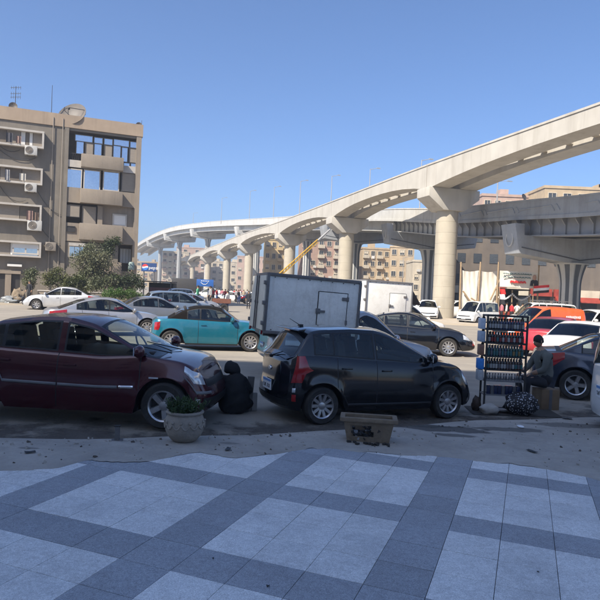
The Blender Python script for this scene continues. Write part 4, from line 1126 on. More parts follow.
# air conditioners hang on the wall: things of their own
def aircon(x0, y0, x1, y1, label, front=M['acwhite'], d0=.3):
    u0, u1, z0, z1 = R_(x0, y0, x1, y1); cw = u1-u0; h = z1-z0
    p = FA+BM @ Vector(((u0+u1)/2, -d0, z0)); o = empty('air_conditioner', p, math.atan2(EN.x, -EN.y)*1.0, label, 'air conditioner', 'air conditioning units on the brown building')
    MB().box((0, 0, h/2), (cw, .55, h)).build('casing', front, o, bevel=.03)
    g = MB(); rr = h*.38
    for r_ in (rr, rr*.66, rr*.33):
        for k in range(16):
            t0, t1 = 2*math.pi*k/16, 2*math.pi*(k+1)/16
            g.tube((-cw*.14+r_*math.cos(t0), -.285, h/2+r_*math.sin(t0)), (-cw*.14+r_*math.cos(t1), -.285, h/2+r_*math.sin(t1)), .014, n=4, caps=False)
    g.build('fan_guard', M['iron'], o)
    MB().lathe([(rr, -.278), (.01, -.278)], 18, 0, Matrix.Translation((-cw*.14, 0, h/2)) @ Matrix.Rotation(math.pi/2, 4, 'X') @ Matrix.Translation((0, 0, .556))).build('fan', M['shutter'], o)
    for sx in (-.3, .3): MB().box((sx*cw, .2, -.03), (.05, .75, .05)).build('bracket', M['steel'], o)
    return o
aircon(25, 147, 37.5, 156, 'white air conditioner below the topmost window band')
aircon(25, 184, 37, 192.5, 'white air conditioner below the second window band from the top')
aircon(27.5, 221, 42, 231, 'white air conditioner below the third window band from the top')
aircon(45.5, 242.5, 56, 251, 'grey air conditioner near the ground floor, right of the lowest window band', M['shutter'])
# pipes and cables
for x in (61.2, 51.5):
    u = fp(x, 180)[0]; MB().tube(BM @ Vector((u, -.12, .5)), BM @ Vector((u, -.12, ROOF-.4)), .045, n=6).build('pipe', M['shutter'], ab)
cb2 = []
for k, (x0, y0, x1, y1, sag) in enumerate(((0, 150, 36, 158, .5), (38, 192, 61, 215, .4), (0, 186, 26, 200, .6), (0, 146, 20, 150, .3), (40, 226, 60, 244, .3))):
    a = fp(x0, y0); b = fp(x1, y1); pts = []
    for i in range(9):
        t = i/8; pts.append(BM @ Vector((a[0]+(b[0]-a[0])*t, -.1, a[1]+(b[1]-a[1])*t-sag*4*t*(1-t))))
    MB().path(pts, .025, 5).build('cable', M['iron'], ab)
# ground floor doorways and canopy
for x0, x1 in ((-9, 5), (11, 19.5)):
    u0, u1, z0, z1 = R_(x0, 273.5, x1, 300); fpart('doorway', u0, u1, .0, z1, -.0, .02, M['iron'])
u0, u1, z0, z1 = R_(-9, 270.5, 21, 273.5); fpart('door_lintel', u0, u1, z0, z1, 0, .25, M['render2'])
u0, u1, z0, z1 = R_(5, 273.5, 11, 300); fpart('pillar', u0, u1, 0, z1, 0, .2, M['render2'])
u0, u1, z0, z1 = R_(7.5, 264.3, 22, 266.5); fpart('strip_light', u0, u1, z0, z1, .1, .3, M['shutterwhite'])
# clutter in the bands and on the balconies: laundry and boxes
for px, py, w_, h_, c_ in ((10, 139, .5, .8, (.05, .05, .06)), (19, 141, .4, .6, (.2, .13, .11)), (8, 176, .35, .9, (.25, .25, .26)), (23, 178, .5, .6, (.4, .38, .34)), (30, 216, .5, .8, (.22, .14, .12)), (36, 217, .4, .7, (.12, .08, .06))):
    u_, z_ = fp(px, py); mb = MB(); g_ = [[BM @ Vector((u_+w_*(i/5-.5), -.6+.04*math.sin(i*2.2), z_+h_*(.5-j/3))) for j in range(4)] for i in range(6)]
    mb.grid(g_, 0, True).grid([[v+EN*(-.02) for v in r_] for r_ in g_], 0, True, flip=True); mb.build('laundry', mat('laundry', c_, .9), ab)
for px, py, s_ in ((90, 160, .35), (108, 162, .3), (116, 163, .4), (100, 206, .3)):
    u_, z_ = fp(px, py); mb = MB(); fbox(mb, u_-s_/2, u_+s_/2, z_, z_+.35, -.5, -.2); mb.build('crate', M['shutter'], ab, fixn=True)
# window boxes with dry plants on the top balcony
# roof: dishes and masts (each stands on the roof, so a thing)
def dish(px, py, rad, label, face=(0, -1, .55), depth=4.0, mount=True):
    u, z = fp(px, py); p = FA+BM @ Vector((u, depth*.0+.8, ROOF)); c_ = FA+BM @ Vector((u, .8, z))
    o = empty('satellite_dish', p, 0, label, 'satellite dish', 'dishes on the roof of the brown building')
    T = Matrix.Translation(c_-p) @ Vector(face).normalized().to_track_quat('Z', 'Y').to_matrix().to_4x4()
    prof = [(rad*k/8, rad*.34*(k/8)**2-rad*.17) for k in range(9)]; prof[0] = (.005, -rad*.17)
    mb = MB().lathe(prof, 28, 0, T); mb.lathe([(r_, z_-.03) for r_, z_ in prof], 28, 0, T)
    for k in range(8):
        t = 2*math.pi*k/8; pr = [T @ Vector((r_*math.cos(t), r_*math.sin(t), z_-.05)) for r_, z_ in prof]; mb.path(pr[1:], rad*.02, 4)
    mb.build('reflector', M['dish'], o)
    f = T @ Vector((0, 0, rad*.75)); fm = MB()
    for k in range(3):
        t = 2*math.pi*k/3+.5; fm.tube(T @ Vector((rad*.9*math.cos(t), rad*.9*math.sin(t), rad*.1)), f, rad*.025, n=4)
    fm.tube(f, T @ Vector((0, 0, rad*.6)), rad*.08, n=6); fm.build('feed_arm', M['iron'], o)
    MB().tube((0, 0, -.6), c_-p+Vector((0, .1, 0)), max(.04, rad*.06), n=6).build('mast', M['iron'], o)
    return o
dish(73, 113.5, 1.3, 'huge weathered satellite dish on the roof of the brown building', (-.12, -.85, .5))
dish(12.5, 104, .36, 'small round dish below the aerial at the left end of the roof', (.3, -.9, .1))
dish(101, 122.5, .5, 'flat tilted dish half hidden behind the roof edge right of the huge dish', (.1, -.3, .95))
dish(140, 123.5, .3, 'small dark dish at the right corner of the roof', (.35, -.9, .1))
def mast(px, ytop, label, yagi=False):
    u, _ = fp(px, 118); p = FA+BM @ Vector((u, .9, ROOF)); h = fp(px, ytop)[1]-ROOF
    o = empty('roof_aerial', p, 0, label, 'aerial')
    MB().tube((0, 0, -.6), (0, 0, h), .035, .02, 6).build('mast', M['iron'], o)
    if yagi:
        mb = MB()
        for zz in (h*.95, h*.7, h*.55):
            mb.tube((-.5, .1, zz), (.5, -.1, zz), .02, n=4)
            for k in range(5): mb.tube((-.4+k*.2, .05, zz-.14), (-.4+k*.2, .05, zz+.14), .014, n=4)
        mb.build('element', M['iron'], o)
mast(14, 83, 'television aerial with short crossbars above the left end of the roof', True)
mast(51, 82, 'tall thin bare mast on the roof left of the huge dish')
mast(143, 118, 'thin rod aerial at the right corner of the roof')
# ---------------------------------------------------------------- background buildings
def rendermat(n, c, d): return mat(n, c, .9, .1, .8, dirt=d, dscale=.25, damt=.5)
BG = {'tan': rendermat('tan facade', (.44, .34, .22), (.3, .23, .15)), 'brick': rendermat('brick facade', (.36, .24, .19), (.26, .18, .14)), 'yellow': rendermat('yellow facade', (.5, .39, .21), (.34, .27, .17)),
      'pink': rendermat('pink facade', (.42, .3, .24), (.3, .22, .18)), 'cream': rendermat('cream facade', (.5, .44, .34), (.34, .29, .22)), 'grey': rendermat('shade darkened brown facade', (.13, .108, .088), (.08, .07, .06))}  # grey entry: brown render with the flyover's shade worked into its colour
M['cloth2'] = mat('pale laundry', (.6, .58, .55)); M['logored2'] = mat('coloured laundry', (.3, .12, .12))
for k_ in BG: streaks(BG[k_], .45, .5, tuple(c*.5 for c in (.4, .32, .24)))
M['bwin'] = mat('far window', (.05, .055, .06), .15, .3, objrand=.3)
def block(px0, px1, dep, ytop, m, label, cols, floors, yaw=0, depth=14, frame=True, bal=None, group=None, gnd0=0, side=None, clutter=True):
    a = at(px0, 290, dep); b = at(px1, 290, dep); W_ = (b.x-a.x)/max(.3, math.cos(yaw)); H = at((px0+px1)/2, ytop, dep).z
    o = empty('apartment_block', (a.x, dep, 0), yaw, label, 'building', group)
    MB().box((W_/2, depth/2, H/2), (W_, depth, H)).build('wall', m, o)
    MB().box((W_/2, depth/2, H+.2), (W_+.3, depth+.3, .5)).build('cornice', m, o)
    fh = (H-gnd0)/floors; cw = W_/cols
    wsz = min(cw*.5, 1.8); wh = min(fh*.45, 1.5)
    wm_ = MB().box((0, 0, 0), (wsz, .1, wh)).mesh('window', M['bwin'])
    fm = MB()
    for s_ in (-1, 1): fm.box((s_*(wsz/2+.06), -.06, 0), (.12, .16, wh+.24)); fm.box((0, -.06, s_*(wh/2+.06)), (wsz, .158, .12))
    fm.box((0, -.05, 0), (.06, .1, wh))
    fm = fm.mesh('frame', BG['cream'])
    bm_ = MB().box((0, -.5, 0), (cw*.86, 1.0, .95)).mesh('balcony', bal) if bal else None
    for f in range(floors):
        for k in range(cols):
            if rnd.random() < .06: continue
            z = gnd0+fh*(f+.55); w_ = inst(wm_, 'window', o, (cw*(k+.5), -.02, z))
            if frame: inst(fm, 'frame', w_)
            if bm_ and (k % 2 == 0) and f > 0: inst(bm_, 'balcony', o, (cw*(k+.5), 0, z-fh*.32))
    if side:
        for f in range(floors):
            for k in range(2): inst(wm_, 'window', o, (W_+.02 if side > 0 else -.02, depth*(k+.6)/3, gnd0+fh*(f+.55)), (0, 0, R(90)))
    # air conditioners, half-drawn blinds, laundry
    acm_ = MB().box((0, -.25, 0), (.9, .5, .6)).mesh('air_conditioner', M['acwhite']); blm = MB().box((0, -.05, wh*.2), (wsz, .06, wh*.6)).mesh('blind', BG['cream'])
    for f in range(floors):
        for k in range(cols):
            q = rnd.random() if clutter else .6; z = gnd0+fh*(f+.55); xx = cw*(k+.5)
            if q < .22: inst(acm_, 'air_conditioner', o, (xx+wsz*.5, 0, z-wh*.5-.45))
            if .15 < q < .45: inst(blm, 'blind', o, (xx, 0, z))
            if q > .86: MB().box((0, -.35, 0), (wsz*.9, .04, rnd.uniform(.5, .9))).build('laundry', rnd.choice([M['cloth2'], M['logored2'], BG['grey']]), o, loc=(xx, 0, z-wh*.8))
    # roof clutter
    for k in range(max(1, cols//3)):
        MB().box((W_*rnd.uniform(.15, .85), depth*.4, H+1.1), (rnd.uniform(1.5, 3), 2.5, 1.6)).build('roof_hut', m, o)
    return o
block(361, 389, 178, 249, BG['tan'], 'tan apartment block with balconies between the second and first round columns', 4, 5, R(6), 12, bal=BG['cream'])
block(388.5, 412, 172, 247.5, BG['tan'], 'tan block with a nearly blank side wall left of the striped pier', 3, 5, R(-8), 12)
block(300, 347, 170, 239, BG['brick'], 'brick red apartment block with pale balconies behind the crane boom', 6, 6, R(4), 14, bal=BG['cream'])
block(263, 288, 185, 240, BG['yellow'], 'yellow apartment block between the far round columns', 4, 5, R(5), 12, bal=BG['yellow'])
block(412, 441, 150, 262, BG['cream'], 'pale low block behind the striped pier and the first round column', 4, 4, R(0), 10)
block(161, 187, 300, 252, BG['cream'], 'cream far block right of the blue billboard', 5, 6, R(8), 12, bal=BG['pink'])
block(175, 204, 320, 248, BG['pink'], 'pinkish far block above the traffic, half hidden by the far piers', 5, 6, R(4), 12)
block(204, 242, 340, 262, BG['cream'], 'low cream far block behind the bend of the guideway', 6, 4, R(0), 12)
block(236, 266, 310, 257, BG['pink'], 'pink far block seen between the farthest guideway columns', 5, 4, R(0), 12)
block(120, 163, 360, 262, BG['tan'], 'tan far block just right of the brown building', 6, 5, R(0), 12)
# long building under the flyover on the right
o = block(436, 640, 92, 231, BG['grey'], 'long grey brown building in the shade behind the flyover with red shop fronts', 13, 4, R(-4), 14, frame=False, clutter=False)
M['redshop'] = mat('red shop sign', (.26, .035, .02), .6, .2, 2)
M['shopdark'] = mat('dark shop opening', (.02, .018, .016), .7, .3)
Wb = at(640, 290, 92).x-at(436, 290, 92).x
for k in range(9):
    MB().box((Wb*(k+.5)/9, -.25, 3.2), (Wb/9-.3, .5, 1.1)).build('shop_sign', M['redshop'] if k % 3 else BG['cream'], o)
    MB().box((Wb*(k+.5)/9, -.02, 1.3), (Wb/9-.6, .1, 2.6)).build('shop_front', M['shopdark'], o)
for k in range(5, 9): MB().prism([(0, 3.0), (0, 2.3), (-1.6, 1.9), (-1.6, 2.0)], Matrix(((0, 1, 0, Wb*k/9+.3), (1, 0, 0, 0), (0, 0, 1, 0), (0, 0, 0, 1))), Wb/9-.6).build('awning', M['redshop'], o, fixn=True)
block(540, 660, 112, 190, BG['tan'], 'sunlit tan block whose roof shows above the flyover at the right edge', 8, 6, R(0), 14)
block(478, 530, 120, 196.5, BG['pink'], 'pinkish block whose roof just shows above the grey parapet', 5, 6, R(0), 10)
# dish pair on that roof
for px, py, lb in ((524, 197, 'small dish on the roof above the grey parapet, left one'), (550, 196, 'small dish on the roof above the grey parapet, right one')):
    p = at(px, py, 113); z0 = at(px, 200, 113).z
    dd = empty('satellite_dish', (p.x, p.y, z0-.6), 0, lb, 'satellite dish')
    T = Matrix.Translation((0, 0, p.z-z0+.6)) @ Vector((.5, -.8, .3)).to_track_quat('Z', 'Y').to_matrix().to_4x4()
    MB().lathe([(.005, -.12), (.3, -.09), (.55, 0), (.62, .05)], 18, 0, T).build('reflector', M['iron'], dd); MB().tube((0, 0, -1.5), (0, 0, p.z-z0+.6), .06).build('mast', M['iron'], dd)
# ---------------------------------------------------------------- billboard and road sign
M['blue'] = mat('blue sign paint', (.012, .045, .15), .45, .08, 2)
M['logored'] = mat('red print', (.6, .03, .03), .5, .05); M['logowhite'] = mat('white print', (.7, .7, .7), .5, .05)
p0 = at(141.5, 262.5, 100); p1 = at(156.5, 262.5, 100); zt_ = at(149, 263, 100).z; zb_ = at(149, 271.5, 100).z
w_ = p1.x-p0.x
bb = empty('billboard', (p0.x, 100, 0), 0, 'blue billboard with a red white and blue round emblem right of the brown building', 'billboard')
MB().box((w_/2, .15, (zt_+zb_)/2), (w_, .3, zt_-zb_)).build('board', M['blue'], bb)
for xx in (.4, w_-.4): MB().tube((xx, .2, 0), (xx, .2, zb_), .12, n=8).build('post', M['steel'], bb)
zc = (zt_+zb_)/2; rr = (zt_-zb_)*.36; em = []
def disc_part(name, f0, f1, m, off):
    mb = MB(); pts = []
    n_ = 24; up = []; lo = []
    for k in range(n_+1):
        x = -rr+2*rr*k/n_; yy = math.sqrt(max(0, rr*rr-x*x)); wv = .12*rr*math.sin(x/rr*2.6)
        up.append(min(yy, max(-yy, f1*rr+wv))); lo.append(max(-yy, min(yy, f0*rr+wv)))
        pts.append(x)
    for k in range(n_):
        mb.quad((rr*1.25+pts[k], -.02-off, zc+lo[k]), (rr*1.25+pts[k+1], -.02-off, zc+lo[k+1]), (rr*1.25+pts[k+1], -.02-off, zc+up[k+1]), (rr*1.25+pts[k], -.02-off, zc+up[k]))
    mb.build(name, m, bb)
disc_part('emblem_red', .22, 2, M['logored'], 0); disc_part('emblem_white', -.22, .22, M['logowhite'], .004); disc_part('emblem_blue', -2, -.22, mat('bright blue print', (.03, .16, .5), .5), .008)
def word(parent, text, loc, size, m, name='lettering', rot=(math.pi/2, 0, 0), ext=.01):
    cu = bpy.data.curves.new(name, 'FONT'); cu.body = text; cu.size = size; cu.extrude = ext; cu.resolution_u = 2
    o_ = bpy.data.objects.new(name, cu); C.objects.link(o_)
    dg = bpy.context.evaluated_depsgraph_get(); me = bpy.data.meshes.new_from_object(o_.evaluated_get(dg)); bpy.data.objects.remove(o_); bpy.data.curves.remove(cu)
    me.materials.clear(); me.materials.append(m); me.name = name
    return inst(me, name, parent, loc, rot)
word(bb, 'pepsi', (w_*.5, -.03, zc-.3), rr*1.5, M['logowhite'])
p0 = at(196.5, 283, 62); p1 = at(213.5, 283, 62); zt_ = at(205, 279.5, 62).z; zb_ = at(205, 286.5, 62).z; w_ = p1.x-p0.x
rs = empty('road_sign', (p0.x, 62, 0), 0, 'blue direction sign with white markings above the traffic', 'sign')
MB().box((w_/2, .05, (zt_+zb_)/2), (w_, .08, zt_-zb_)).build('board', mat('road sign blue', (.02, .095, .33), .4, .05), rs, bevel=.01)
for xx in (.15, w_-.15): MB().tube((xx, .12, 0), (xx, .12, zt_), .05, n=6).build('post', M['steel'], rs)
ar = MB(); zc = (zt_+zb_)/2
ar.path([(w_*.25, -.0, zc+.05), (w_*.4, -.0, zc-.14), (w_*.55, -.0, zc-.14), (w_*.68, -.0, zc+.08)], .03, 4)
ar.build('arrow', M['logowhite'], rs)
for k in range(5): MB().box((w_*(.3+k*.1), 0, zc+.2), (w_*.07, .02, .06)).build('marking', M['logowhite'], rs)
# street lamp in front of the tan block
lp = empty('street_lamp', (*pdist(402.5, 280, 120), 0), 0, 'dark lamp post in front of the tan block', 'street lamp')
inst(lamp_mesh_post, 'post', lp, scale=(1, 1, 1.5)); inst(lamp_mesh_arm, 'lamp_head', lp, (0, 0, 3.1))
# ---------------------------------------------------------------- white cloth fence and banner under the flyover
M['cloth'] = mat('white cloth', (.66, .62, .55), .9, .06, 1.5, bump=.3, bscale=3)
M['wood'] = mat('weathered wood pole', (.33, .24, .15), .85, .15, 4)
FD = 54.0
def fpt(px, py): p = at(px, py, FD); return Vector((p.x, p.y, max(0.0, p.z)))
ff_ = empty('cloth_fence', fpt(461, 320).xyz*Vector((1, 1, 0)).x if False else (fpt(461, 300).x, FD, 0), 0, 'white cloth fence stretched on wooden poles behind the white minibus', 'fence')
O_ = Vector((fpt(461, 300).x, FD, 0))
for (xa, xb, ya, yb) in ((461, 478, 270, 270.5), (478.5, 497, 270.5, 271)):
    g = []
    for i in range(13):
        t = i/12; tp = fpt(xa+(xb-xa)*t, ya+(yb-ya)*t); tp.z -= .12*math.sin(t*math.pi)
        g.append([Vector((tp.x, tp.y+.05*math.sin(i*1.9+k)+.06*math.sin(k*1.3), .1+(tp.z-.1)*k/8))-O_ for k in range(9)])
    MB().grid(g, 0, True).grid([[v+Vector((0, .03, 0)) for v in r_] for r_ in g], 0, True, flip=True).build('cloth_panel', M['cloth'], ff_)
for xa, ya, xb in ((460.5, 262, 459.5), (480, 262, 477), (498, 262, 496.5)):
    a = fpt(xa, ya); b = fpt(xb, 300); b.z = 0; MB().tube(b-O_+Vector((0, -.2, 0)), a-O_+Vector((0, -.2, 0)), .09, .07, 7).build('pole', M['wood'], ff_)
for xa, ya, xb, yb in ((462, 291, 471, 304), (489, 300, 499, 279), (470, 298, 482, 306)):
    a = fpt(xa, ya); b = fpt(xb, yb); MB().tube(a-O_+Vector((0, -.35, 0)), b-O_+Vector((0, -.35, 0)), .07, .06, 6).build('brace', M['wood'], ff_)
BD = 52.0
def bpt(px, py): return at(px, py, BD)
ba = empty('banner', (bpt(500, 290).x, BD, 0), 0, 'white printed banner with red script and a suited man on poles above the stalls', 'banner')
OB = Vector((bpt(500, 290).x, BD, 0))
g = []
for i in range(15):
    t = i/14; a = bpt(500+38*t, 270.5+2.2*t); b = bpt(500+38*t, 286.5+2*t)
    g.append([a.lerp(b, k/5)+Vector((0, .06*math.sin(i*.9+k*.4), 0))-OB for k in range(6)])
MB().grid(g, 0, True).grid([[v+Vector((0, .03, 0)) for v in r_] for r_ in g], 0, True, flip=True).build('sheet', M['cloth'], ba)
for xa, ya in ((499, 262), (539.5, 265)):
    a = bpt(xa, ya); MB().tube(Vector((a.x, BD+.1, 0))-OB, Vector((a.x, BD+.1, a.z))-OB, .08, .06, 7).build('pole', M['wood'], ba)
def squiggle(x0, x1, y, m, amp, seed, r_=.05):
    rr_ = random.Random(seed); x = x0; k = 0
    while x < x1:
        w2 = rr_.uniform(1.2, 3.2); pts = []
        for q in range(7):
            t = q/6; p = bpt(x+w2*t, y+.05*(x-500)+amp*math.sin(t*7+rr_.random()*3)); pts.append(p-OB+Vector((0, -.12, 0)))
        mb.path(pts, r_, 4); x += w2+.5
mb = MB(); squiggle(503, 531, 273.2, None, .45, 1, .04); squiggle(503, 529, 276.6, None, .5, 2, .04); tag(mb.build('dark_script', mat('teal print', (.05, .12, .13), .6), ba), kind='stuff')
mb = MB(); squiggle(510, 523, 281.2, None, 1.0, 3, .075); tag(mb.build('red_script', M['logored'], ba), kind='stuff')
pm = bpt(534, 279)-OB
MB().sphere(pm+Vector((0, -.1, .12)), (.17, .03, .23), 8).build('printed_head', mat('printed skin', (.4, .24, .17), .6), ba)
mb = MB(); a = pm+Vector((0, -.1, -.18)); mb.add([a+Vector(v) for v in [(-.1, 0, .12), (.1, 0, .12), (.3, 0, .02), (.36, 0, -.42), (-.36, 0, -.42), (-.3, 0, .02)]], [(5, 4, 3, 2, 1, 0)]); mb.build('printed_suit', M['ink'], ba)
# flags
def flag(px, py, dep, w2, h2, label, tilt=0, hang=False):
    p = at(px, py, dep); o_ = empty('flag', (p.x, dep, 0), 0, label, 'flag')
    MB().tube((0, 0, 0), (0, 0, p.z+.2), .04, .03, 6).build('pole', M['wood'], o_)
    for k, m_ in enumerate((M['logored'], M['logowhite'], M['ink'])):
        g_ = []
        for i in range(9):
            t = i/8; x = w2*t; z0 = p.z-h2*k/3+tilt*x; 
            g_.append([Vector((x+(.1*q if hang else 0), .1*math.sin(t*6)*t-.05, z0-h2/3*q)) for q in (0, .5, 1)])
        MB().grid(g_, 0, True).build('stripe', m_, o_)
flag(533.5, 286, 51.5, 1.3, .65, 'red white and black flag at the right end of the banner', .12)
flag(499.5, 289, 51.5, .45, 1.3, 'hanging red white and black flag at the left end of the banner', 0, True)
# dark stall below the banner
st = empty('market_stall', (bpt(503, 300).x, BD+2.5, 0), 0, 'dark open stall with hanging goods under the banner', 'stall')
sw_ = bpt(541, 300).x-bpt(503, 300).x
MB().box((sw_/2, 1.5, 2.9), (sw_, 3, .12)).build('roof', M['iron'], st); MB().box((sw_/2, 3, 1.45), (sw_, .1, 2.9)).build('back_cloth', M['shopdark'], st)
for xx in (.1, sw_/2, sw_-.1): MB().tube((xx, 0, 0), (xx, 0, 2.85), .06).build('post', M['wood'], st)
MB().box((sw_/2, .6, .45), (sw_*.9, 1.0, .9)).build('counter', M['redshop'], st)
gar = MB(); prev = None
for i in range(25):
    t = i/24; q = Vector((sw_*t, -.1, 2.5-.5*math.sin(math.pi*((t*2) % 1)))); gar.sphere(q, .09, 5)
tag(gar.build('garland', M['logowhite'], st), kind='stuff')

# dark kiosks and a lorry far left, below the billboard
kd = empty('kiosk', (*pdist(150, 300, 70), 0), 0, 'dark kiosk with a flat awning below the blue billboard', 'kiosk')
MB().box((1.2, 1, 1.1), (2.8, 2, 2.2)).build('booth', M['shopdark'], kd, bevel=.03); MB().box((1.2, -.4, 2.3), (3.2, 3.2, .12)).build('awning', BG['grey'], kd); MB().box((1.2, -.03, 1.2), (2.6, .06, .9)).build('shelf', M['logored2'], kd)
for xx in (-.3, 2.7): MB().tube((xx, -1.8, 0), (xx, -1.8, 2.25), .05).build('post', M['steel'], kd)
lo = empty('lorry', (*pdist(171, 300, 105), 0), R(5), 'dark canvas covered lorry far behind below the far pier', 'truck')
MB().box((2.6, 0, 2.1), (5, 2.2, 2.2)).build('canvas', M['iron'], lo, bevel=.15); MB().box((-.6, 0, 1.5), (1.4, 2.1, 1.8)).build('cab', PT['bluegrey'], lo, bevel=.15); MB().box((2, 0, .8), (6.5, 1.8, .3)).build('chassis', M['steel'], lo)
MB().box((-1.31, 0, 1.9), (.03, 1.8, .7)).build('windscreen', M['windowdark'], lo)
lwm = MB().lathe([(.001, -.15), (.48, -.15), (.5, 0), (.48, .15), (.001, .15)], 16, 0, Matrix.Rotation(math.pi/2, 4, 'X')).mesh('wheel', M['rubber'])
for xx in (-.6, 3, 4.2):
    for yy in (-.95, .95): inst(lwm, 'wheel', lo, (xx, yy, .5))
# ---------------------------------------------------------------- people
def skin_mesh(name, vs, edges, mats, sub=2, root=0, mi=None, disp=0):
    bm = bmesh.new(); ly = bm.verts.layers.skin.verify(); bv = []
    for i, (p, r_) in enumerate(vs):
        v = bm.verts.new(p); rr_ = r_ if hasattr(r_, '__len__') else (r_, r_); v[ly].radius = rr_; v[ly].use_root = (i == root); bv.append(v)
    for a, b in edges: bm.edges.new((bv[a], bv[b]))
    me = bpy.data.meshes.new(name); bm.to_mesh(me); bm.free()
    o = bpy.data.objects.new(name, me); C.objects.link(o)
    o.modifiers.new('s', 'SKIN').use_smooth_shade = True
    sb = o.modifiers.new('u', 'SUBSURF'); sb.levels = sub; sb.render_levels = sub
    dg = bpy.context.evaluated_depsgraph_get(); dg.update()
    m2 = bpy.data.meshes.new_from_object(o.evaluated_get(dg)); bpy.data.objects.remove(o); bpy.data.meshes.remove(me)
    m2.name = name; m2.materials.clear()
    for m_ in mats: m2.materials.append(m_)
    P_ = [Vector(v[0]) for v in vs]
    if disp:
        from mathutils import noise
        for v in m2.vertices: v.co += v.normal*disp*noise.noise(v.co*7.0) + v.normal*disp*.6*noise.noise(v.co*Vector((22, 22, 5)))
    for p in m2.polygons:
        p.use_smooth = True
        if mi:
            k = min(range(len(P_)), key=lambda q: (P_[q]-p.center).length-.6*(vs[q][1] if not hasattr(vs[q][1], '__len__') else vs[q][1][0])); p.material_index = mi[k]
    return m2
def hand(parent, wrist, dirv, palm_n, side=1, m=None, curl=.5):
    d = Vector(dirv).normalized(); nrm = Vector(palm_n).normalized(); s = d.cross(nrm).normalized()*side; w_ = Vector(wrist)
    vs = [(w_, .026), (w_+d*.045, (.036, .018)), (w_+d*.08, (.038, .016))]; ed = [(0, 1), (1, 2)]
    for k, (off, ln) in enumerate(((-.03, .062), (-.01, .075), (.011, .07), (.031, .055))):
        p = w_+d*.085+s*off; i = len(vs); vs.append((p, .009)); ed.append((2, i)); c_ = curl
        for q in range(3):
            c_ += curl*.5; p = p+(d*math.cos(c_)+nrm*math.sin(c_))*ln/3*1.05; vs.append((p, .0085-.001*q)); ed.append((i+q, i+q+1))
    i = len(vs); p = w_+d*.03-s*.035; vs.append((p, .012)); ed.append((1, i)); p = p-s*.018+d*.03+nrm*.01; vs.append((p, .01)); ed.append((i, i+1)); p = p+d*.028+nrm*.012; vs.append((p, .008)); ed.append((i+1, i+2))
    return inst(skin_mesh('hand', vs, ed, [m or M['skin']], 1), 'hand', parent)
def head(parent, c, face, r=1.0, hair=True, scarf=None):
    f = Vector(face).normalized(); T = Matrix.Translation(c) @ f.to_track_quat('Y', 'Z').to_matrix().to_4x4() @ Matrix.Diagonal((r, r, r, 1))
    g = []; n_, m_ = 16, 20
    for i in range(n_+1):
        t = math.pi*i/n_; z = -math.cos(t); rr_ = math.sin(t); row = []
        for k in range(m_+1):
            a = 2*math.pi*k/m_; x = rr_*math.cos(a)*.074; y = rr_*math.sin(a)*.093; zz = z*.115
            if z < -.2: x *= 1-.28*(-z-.2); y = y*(1-.12*(-z-.2))+.012
            fr_ = max(0, math.sin(a))**6
            if -.45 < z < .1: y += fr_*.0
            ns = math.exp(-((z+.12)/.18)**2)*max(0, math.sin(a))**40*.026; y += ns
            y -= math.exp(-((z-.12)/.1)**2)*max(0, math.sin(a))**3*.006
            row.append(T @ Vector((x, y, zz)))
        g.append(row)
    h = MB().grid(g, 0, True, flip=False).build('head', M['skin'], parent)
    fe_ = MB()
    for sx in (-1, 1): fe_.sphere(T @ Vector((sx*.03, .082, .012)), .0105*r, 6)
    fe_.build('eyes', M['ink'], h)
    er = MB()
    for sx in (-1, 1): er.sphere(T @ Vector((sx*.075, -.005, -.005)), (.012*r, .018*r, .03*r), 6)
    er.build('ears', M['skin'], h)
    MB().sphere(T @ Vector((0, .083, -.062)), (.024*r, .008*r, .007*r), 6).build('mouth', mat('lips', (.22, .08, .06), .5), h)
    if hair:
        g2 = []
        for i in range(9):
            t = math.pi*(.5+.5*i/8)-.25; z = -math.cos(t); rr_ = abs(math.sin(t)); row = []
            for k in range(m_+1):
                a = 2*math.pi*k/m_; fr_ = max(0, math.sin(a)); zz = z*.12+.004+fr_*.03*(1-i/8)
                row.append(T @ Vector((rr_*math.cos(a)*.081, rr_*math.sin(a)*.1-.004, zz-.012*(1-fr_)*(1-i/8))))
            g2.append(row)
        MB().grid(g2, 0, True).build('hair', M['hair'], h)
    return h
M['abaya'] = mat('black cloth', (.011, .011, .012), .9, .3, 8, bump=.7, bscale=12)
M['shirt'] = mat('grey green shirt', (.12, .125, .11), .9, .12, 5, bump=.3, bscale=10)
M['trouser'] = mat('dark trousers', (.025, .025, .03), .9, .15, 5)
M['shoe'] = mat('dark sandal', (.02, .015, .012), .7)
# woman sitting on the ground, black robe, turned towards the road
wx, wy = pdist(233, 411, 9.9)
wm_ = empty('person', (wx, wy, 0), R(0), 'person in a black robe and headscarf sitting on the ground between the two parked cars', 'person')
vs = [((0, 0, .14), (.2, .2)), ((.0, .0, .36), (.175, .17)), ((-.02, .02, .52), (.155, .13)), ((-.045, .035, .60), (.125, .12)), ((-.055, .055, .70), (.12, .128)), ((-.055, .06, .80), (.05, .055)),
      ((-.16, .06, .50), .075), ((-.2, .16, .33), .07), ((-.12, .3, .24), .055), ((.13, .04, .50), .075), ((.19, .14, .32), .075), ((.12, .3, .24), .055),
      ((-.13, .1, .12), .13), ((-.2, .32, .2), .12), ((-.06, .42, .08), .08), ((.13, .1, .12), .13), ((.22, .3, .2), .12), ((.08, .42, .08), .08), ((.2, -.06, .06), (.1, .06)), ((-.16, -.08, .06), (.1, .06))]
ed = [(0, 1), (1, 2), (2, 3), (3, 4), (4, 5), (2, 6), (6, 7), (7, 8), (2, 9), (9, 10), (10, 11), (0, 12), (12, 13), (13, 14), (0, 15), (15, 16), (16, 17), (0, 18), (0, 19)]
inst(skin_mesh('robe', vs, ed, [M['abaya']], 2, disp=.035), 'robe', wm_)
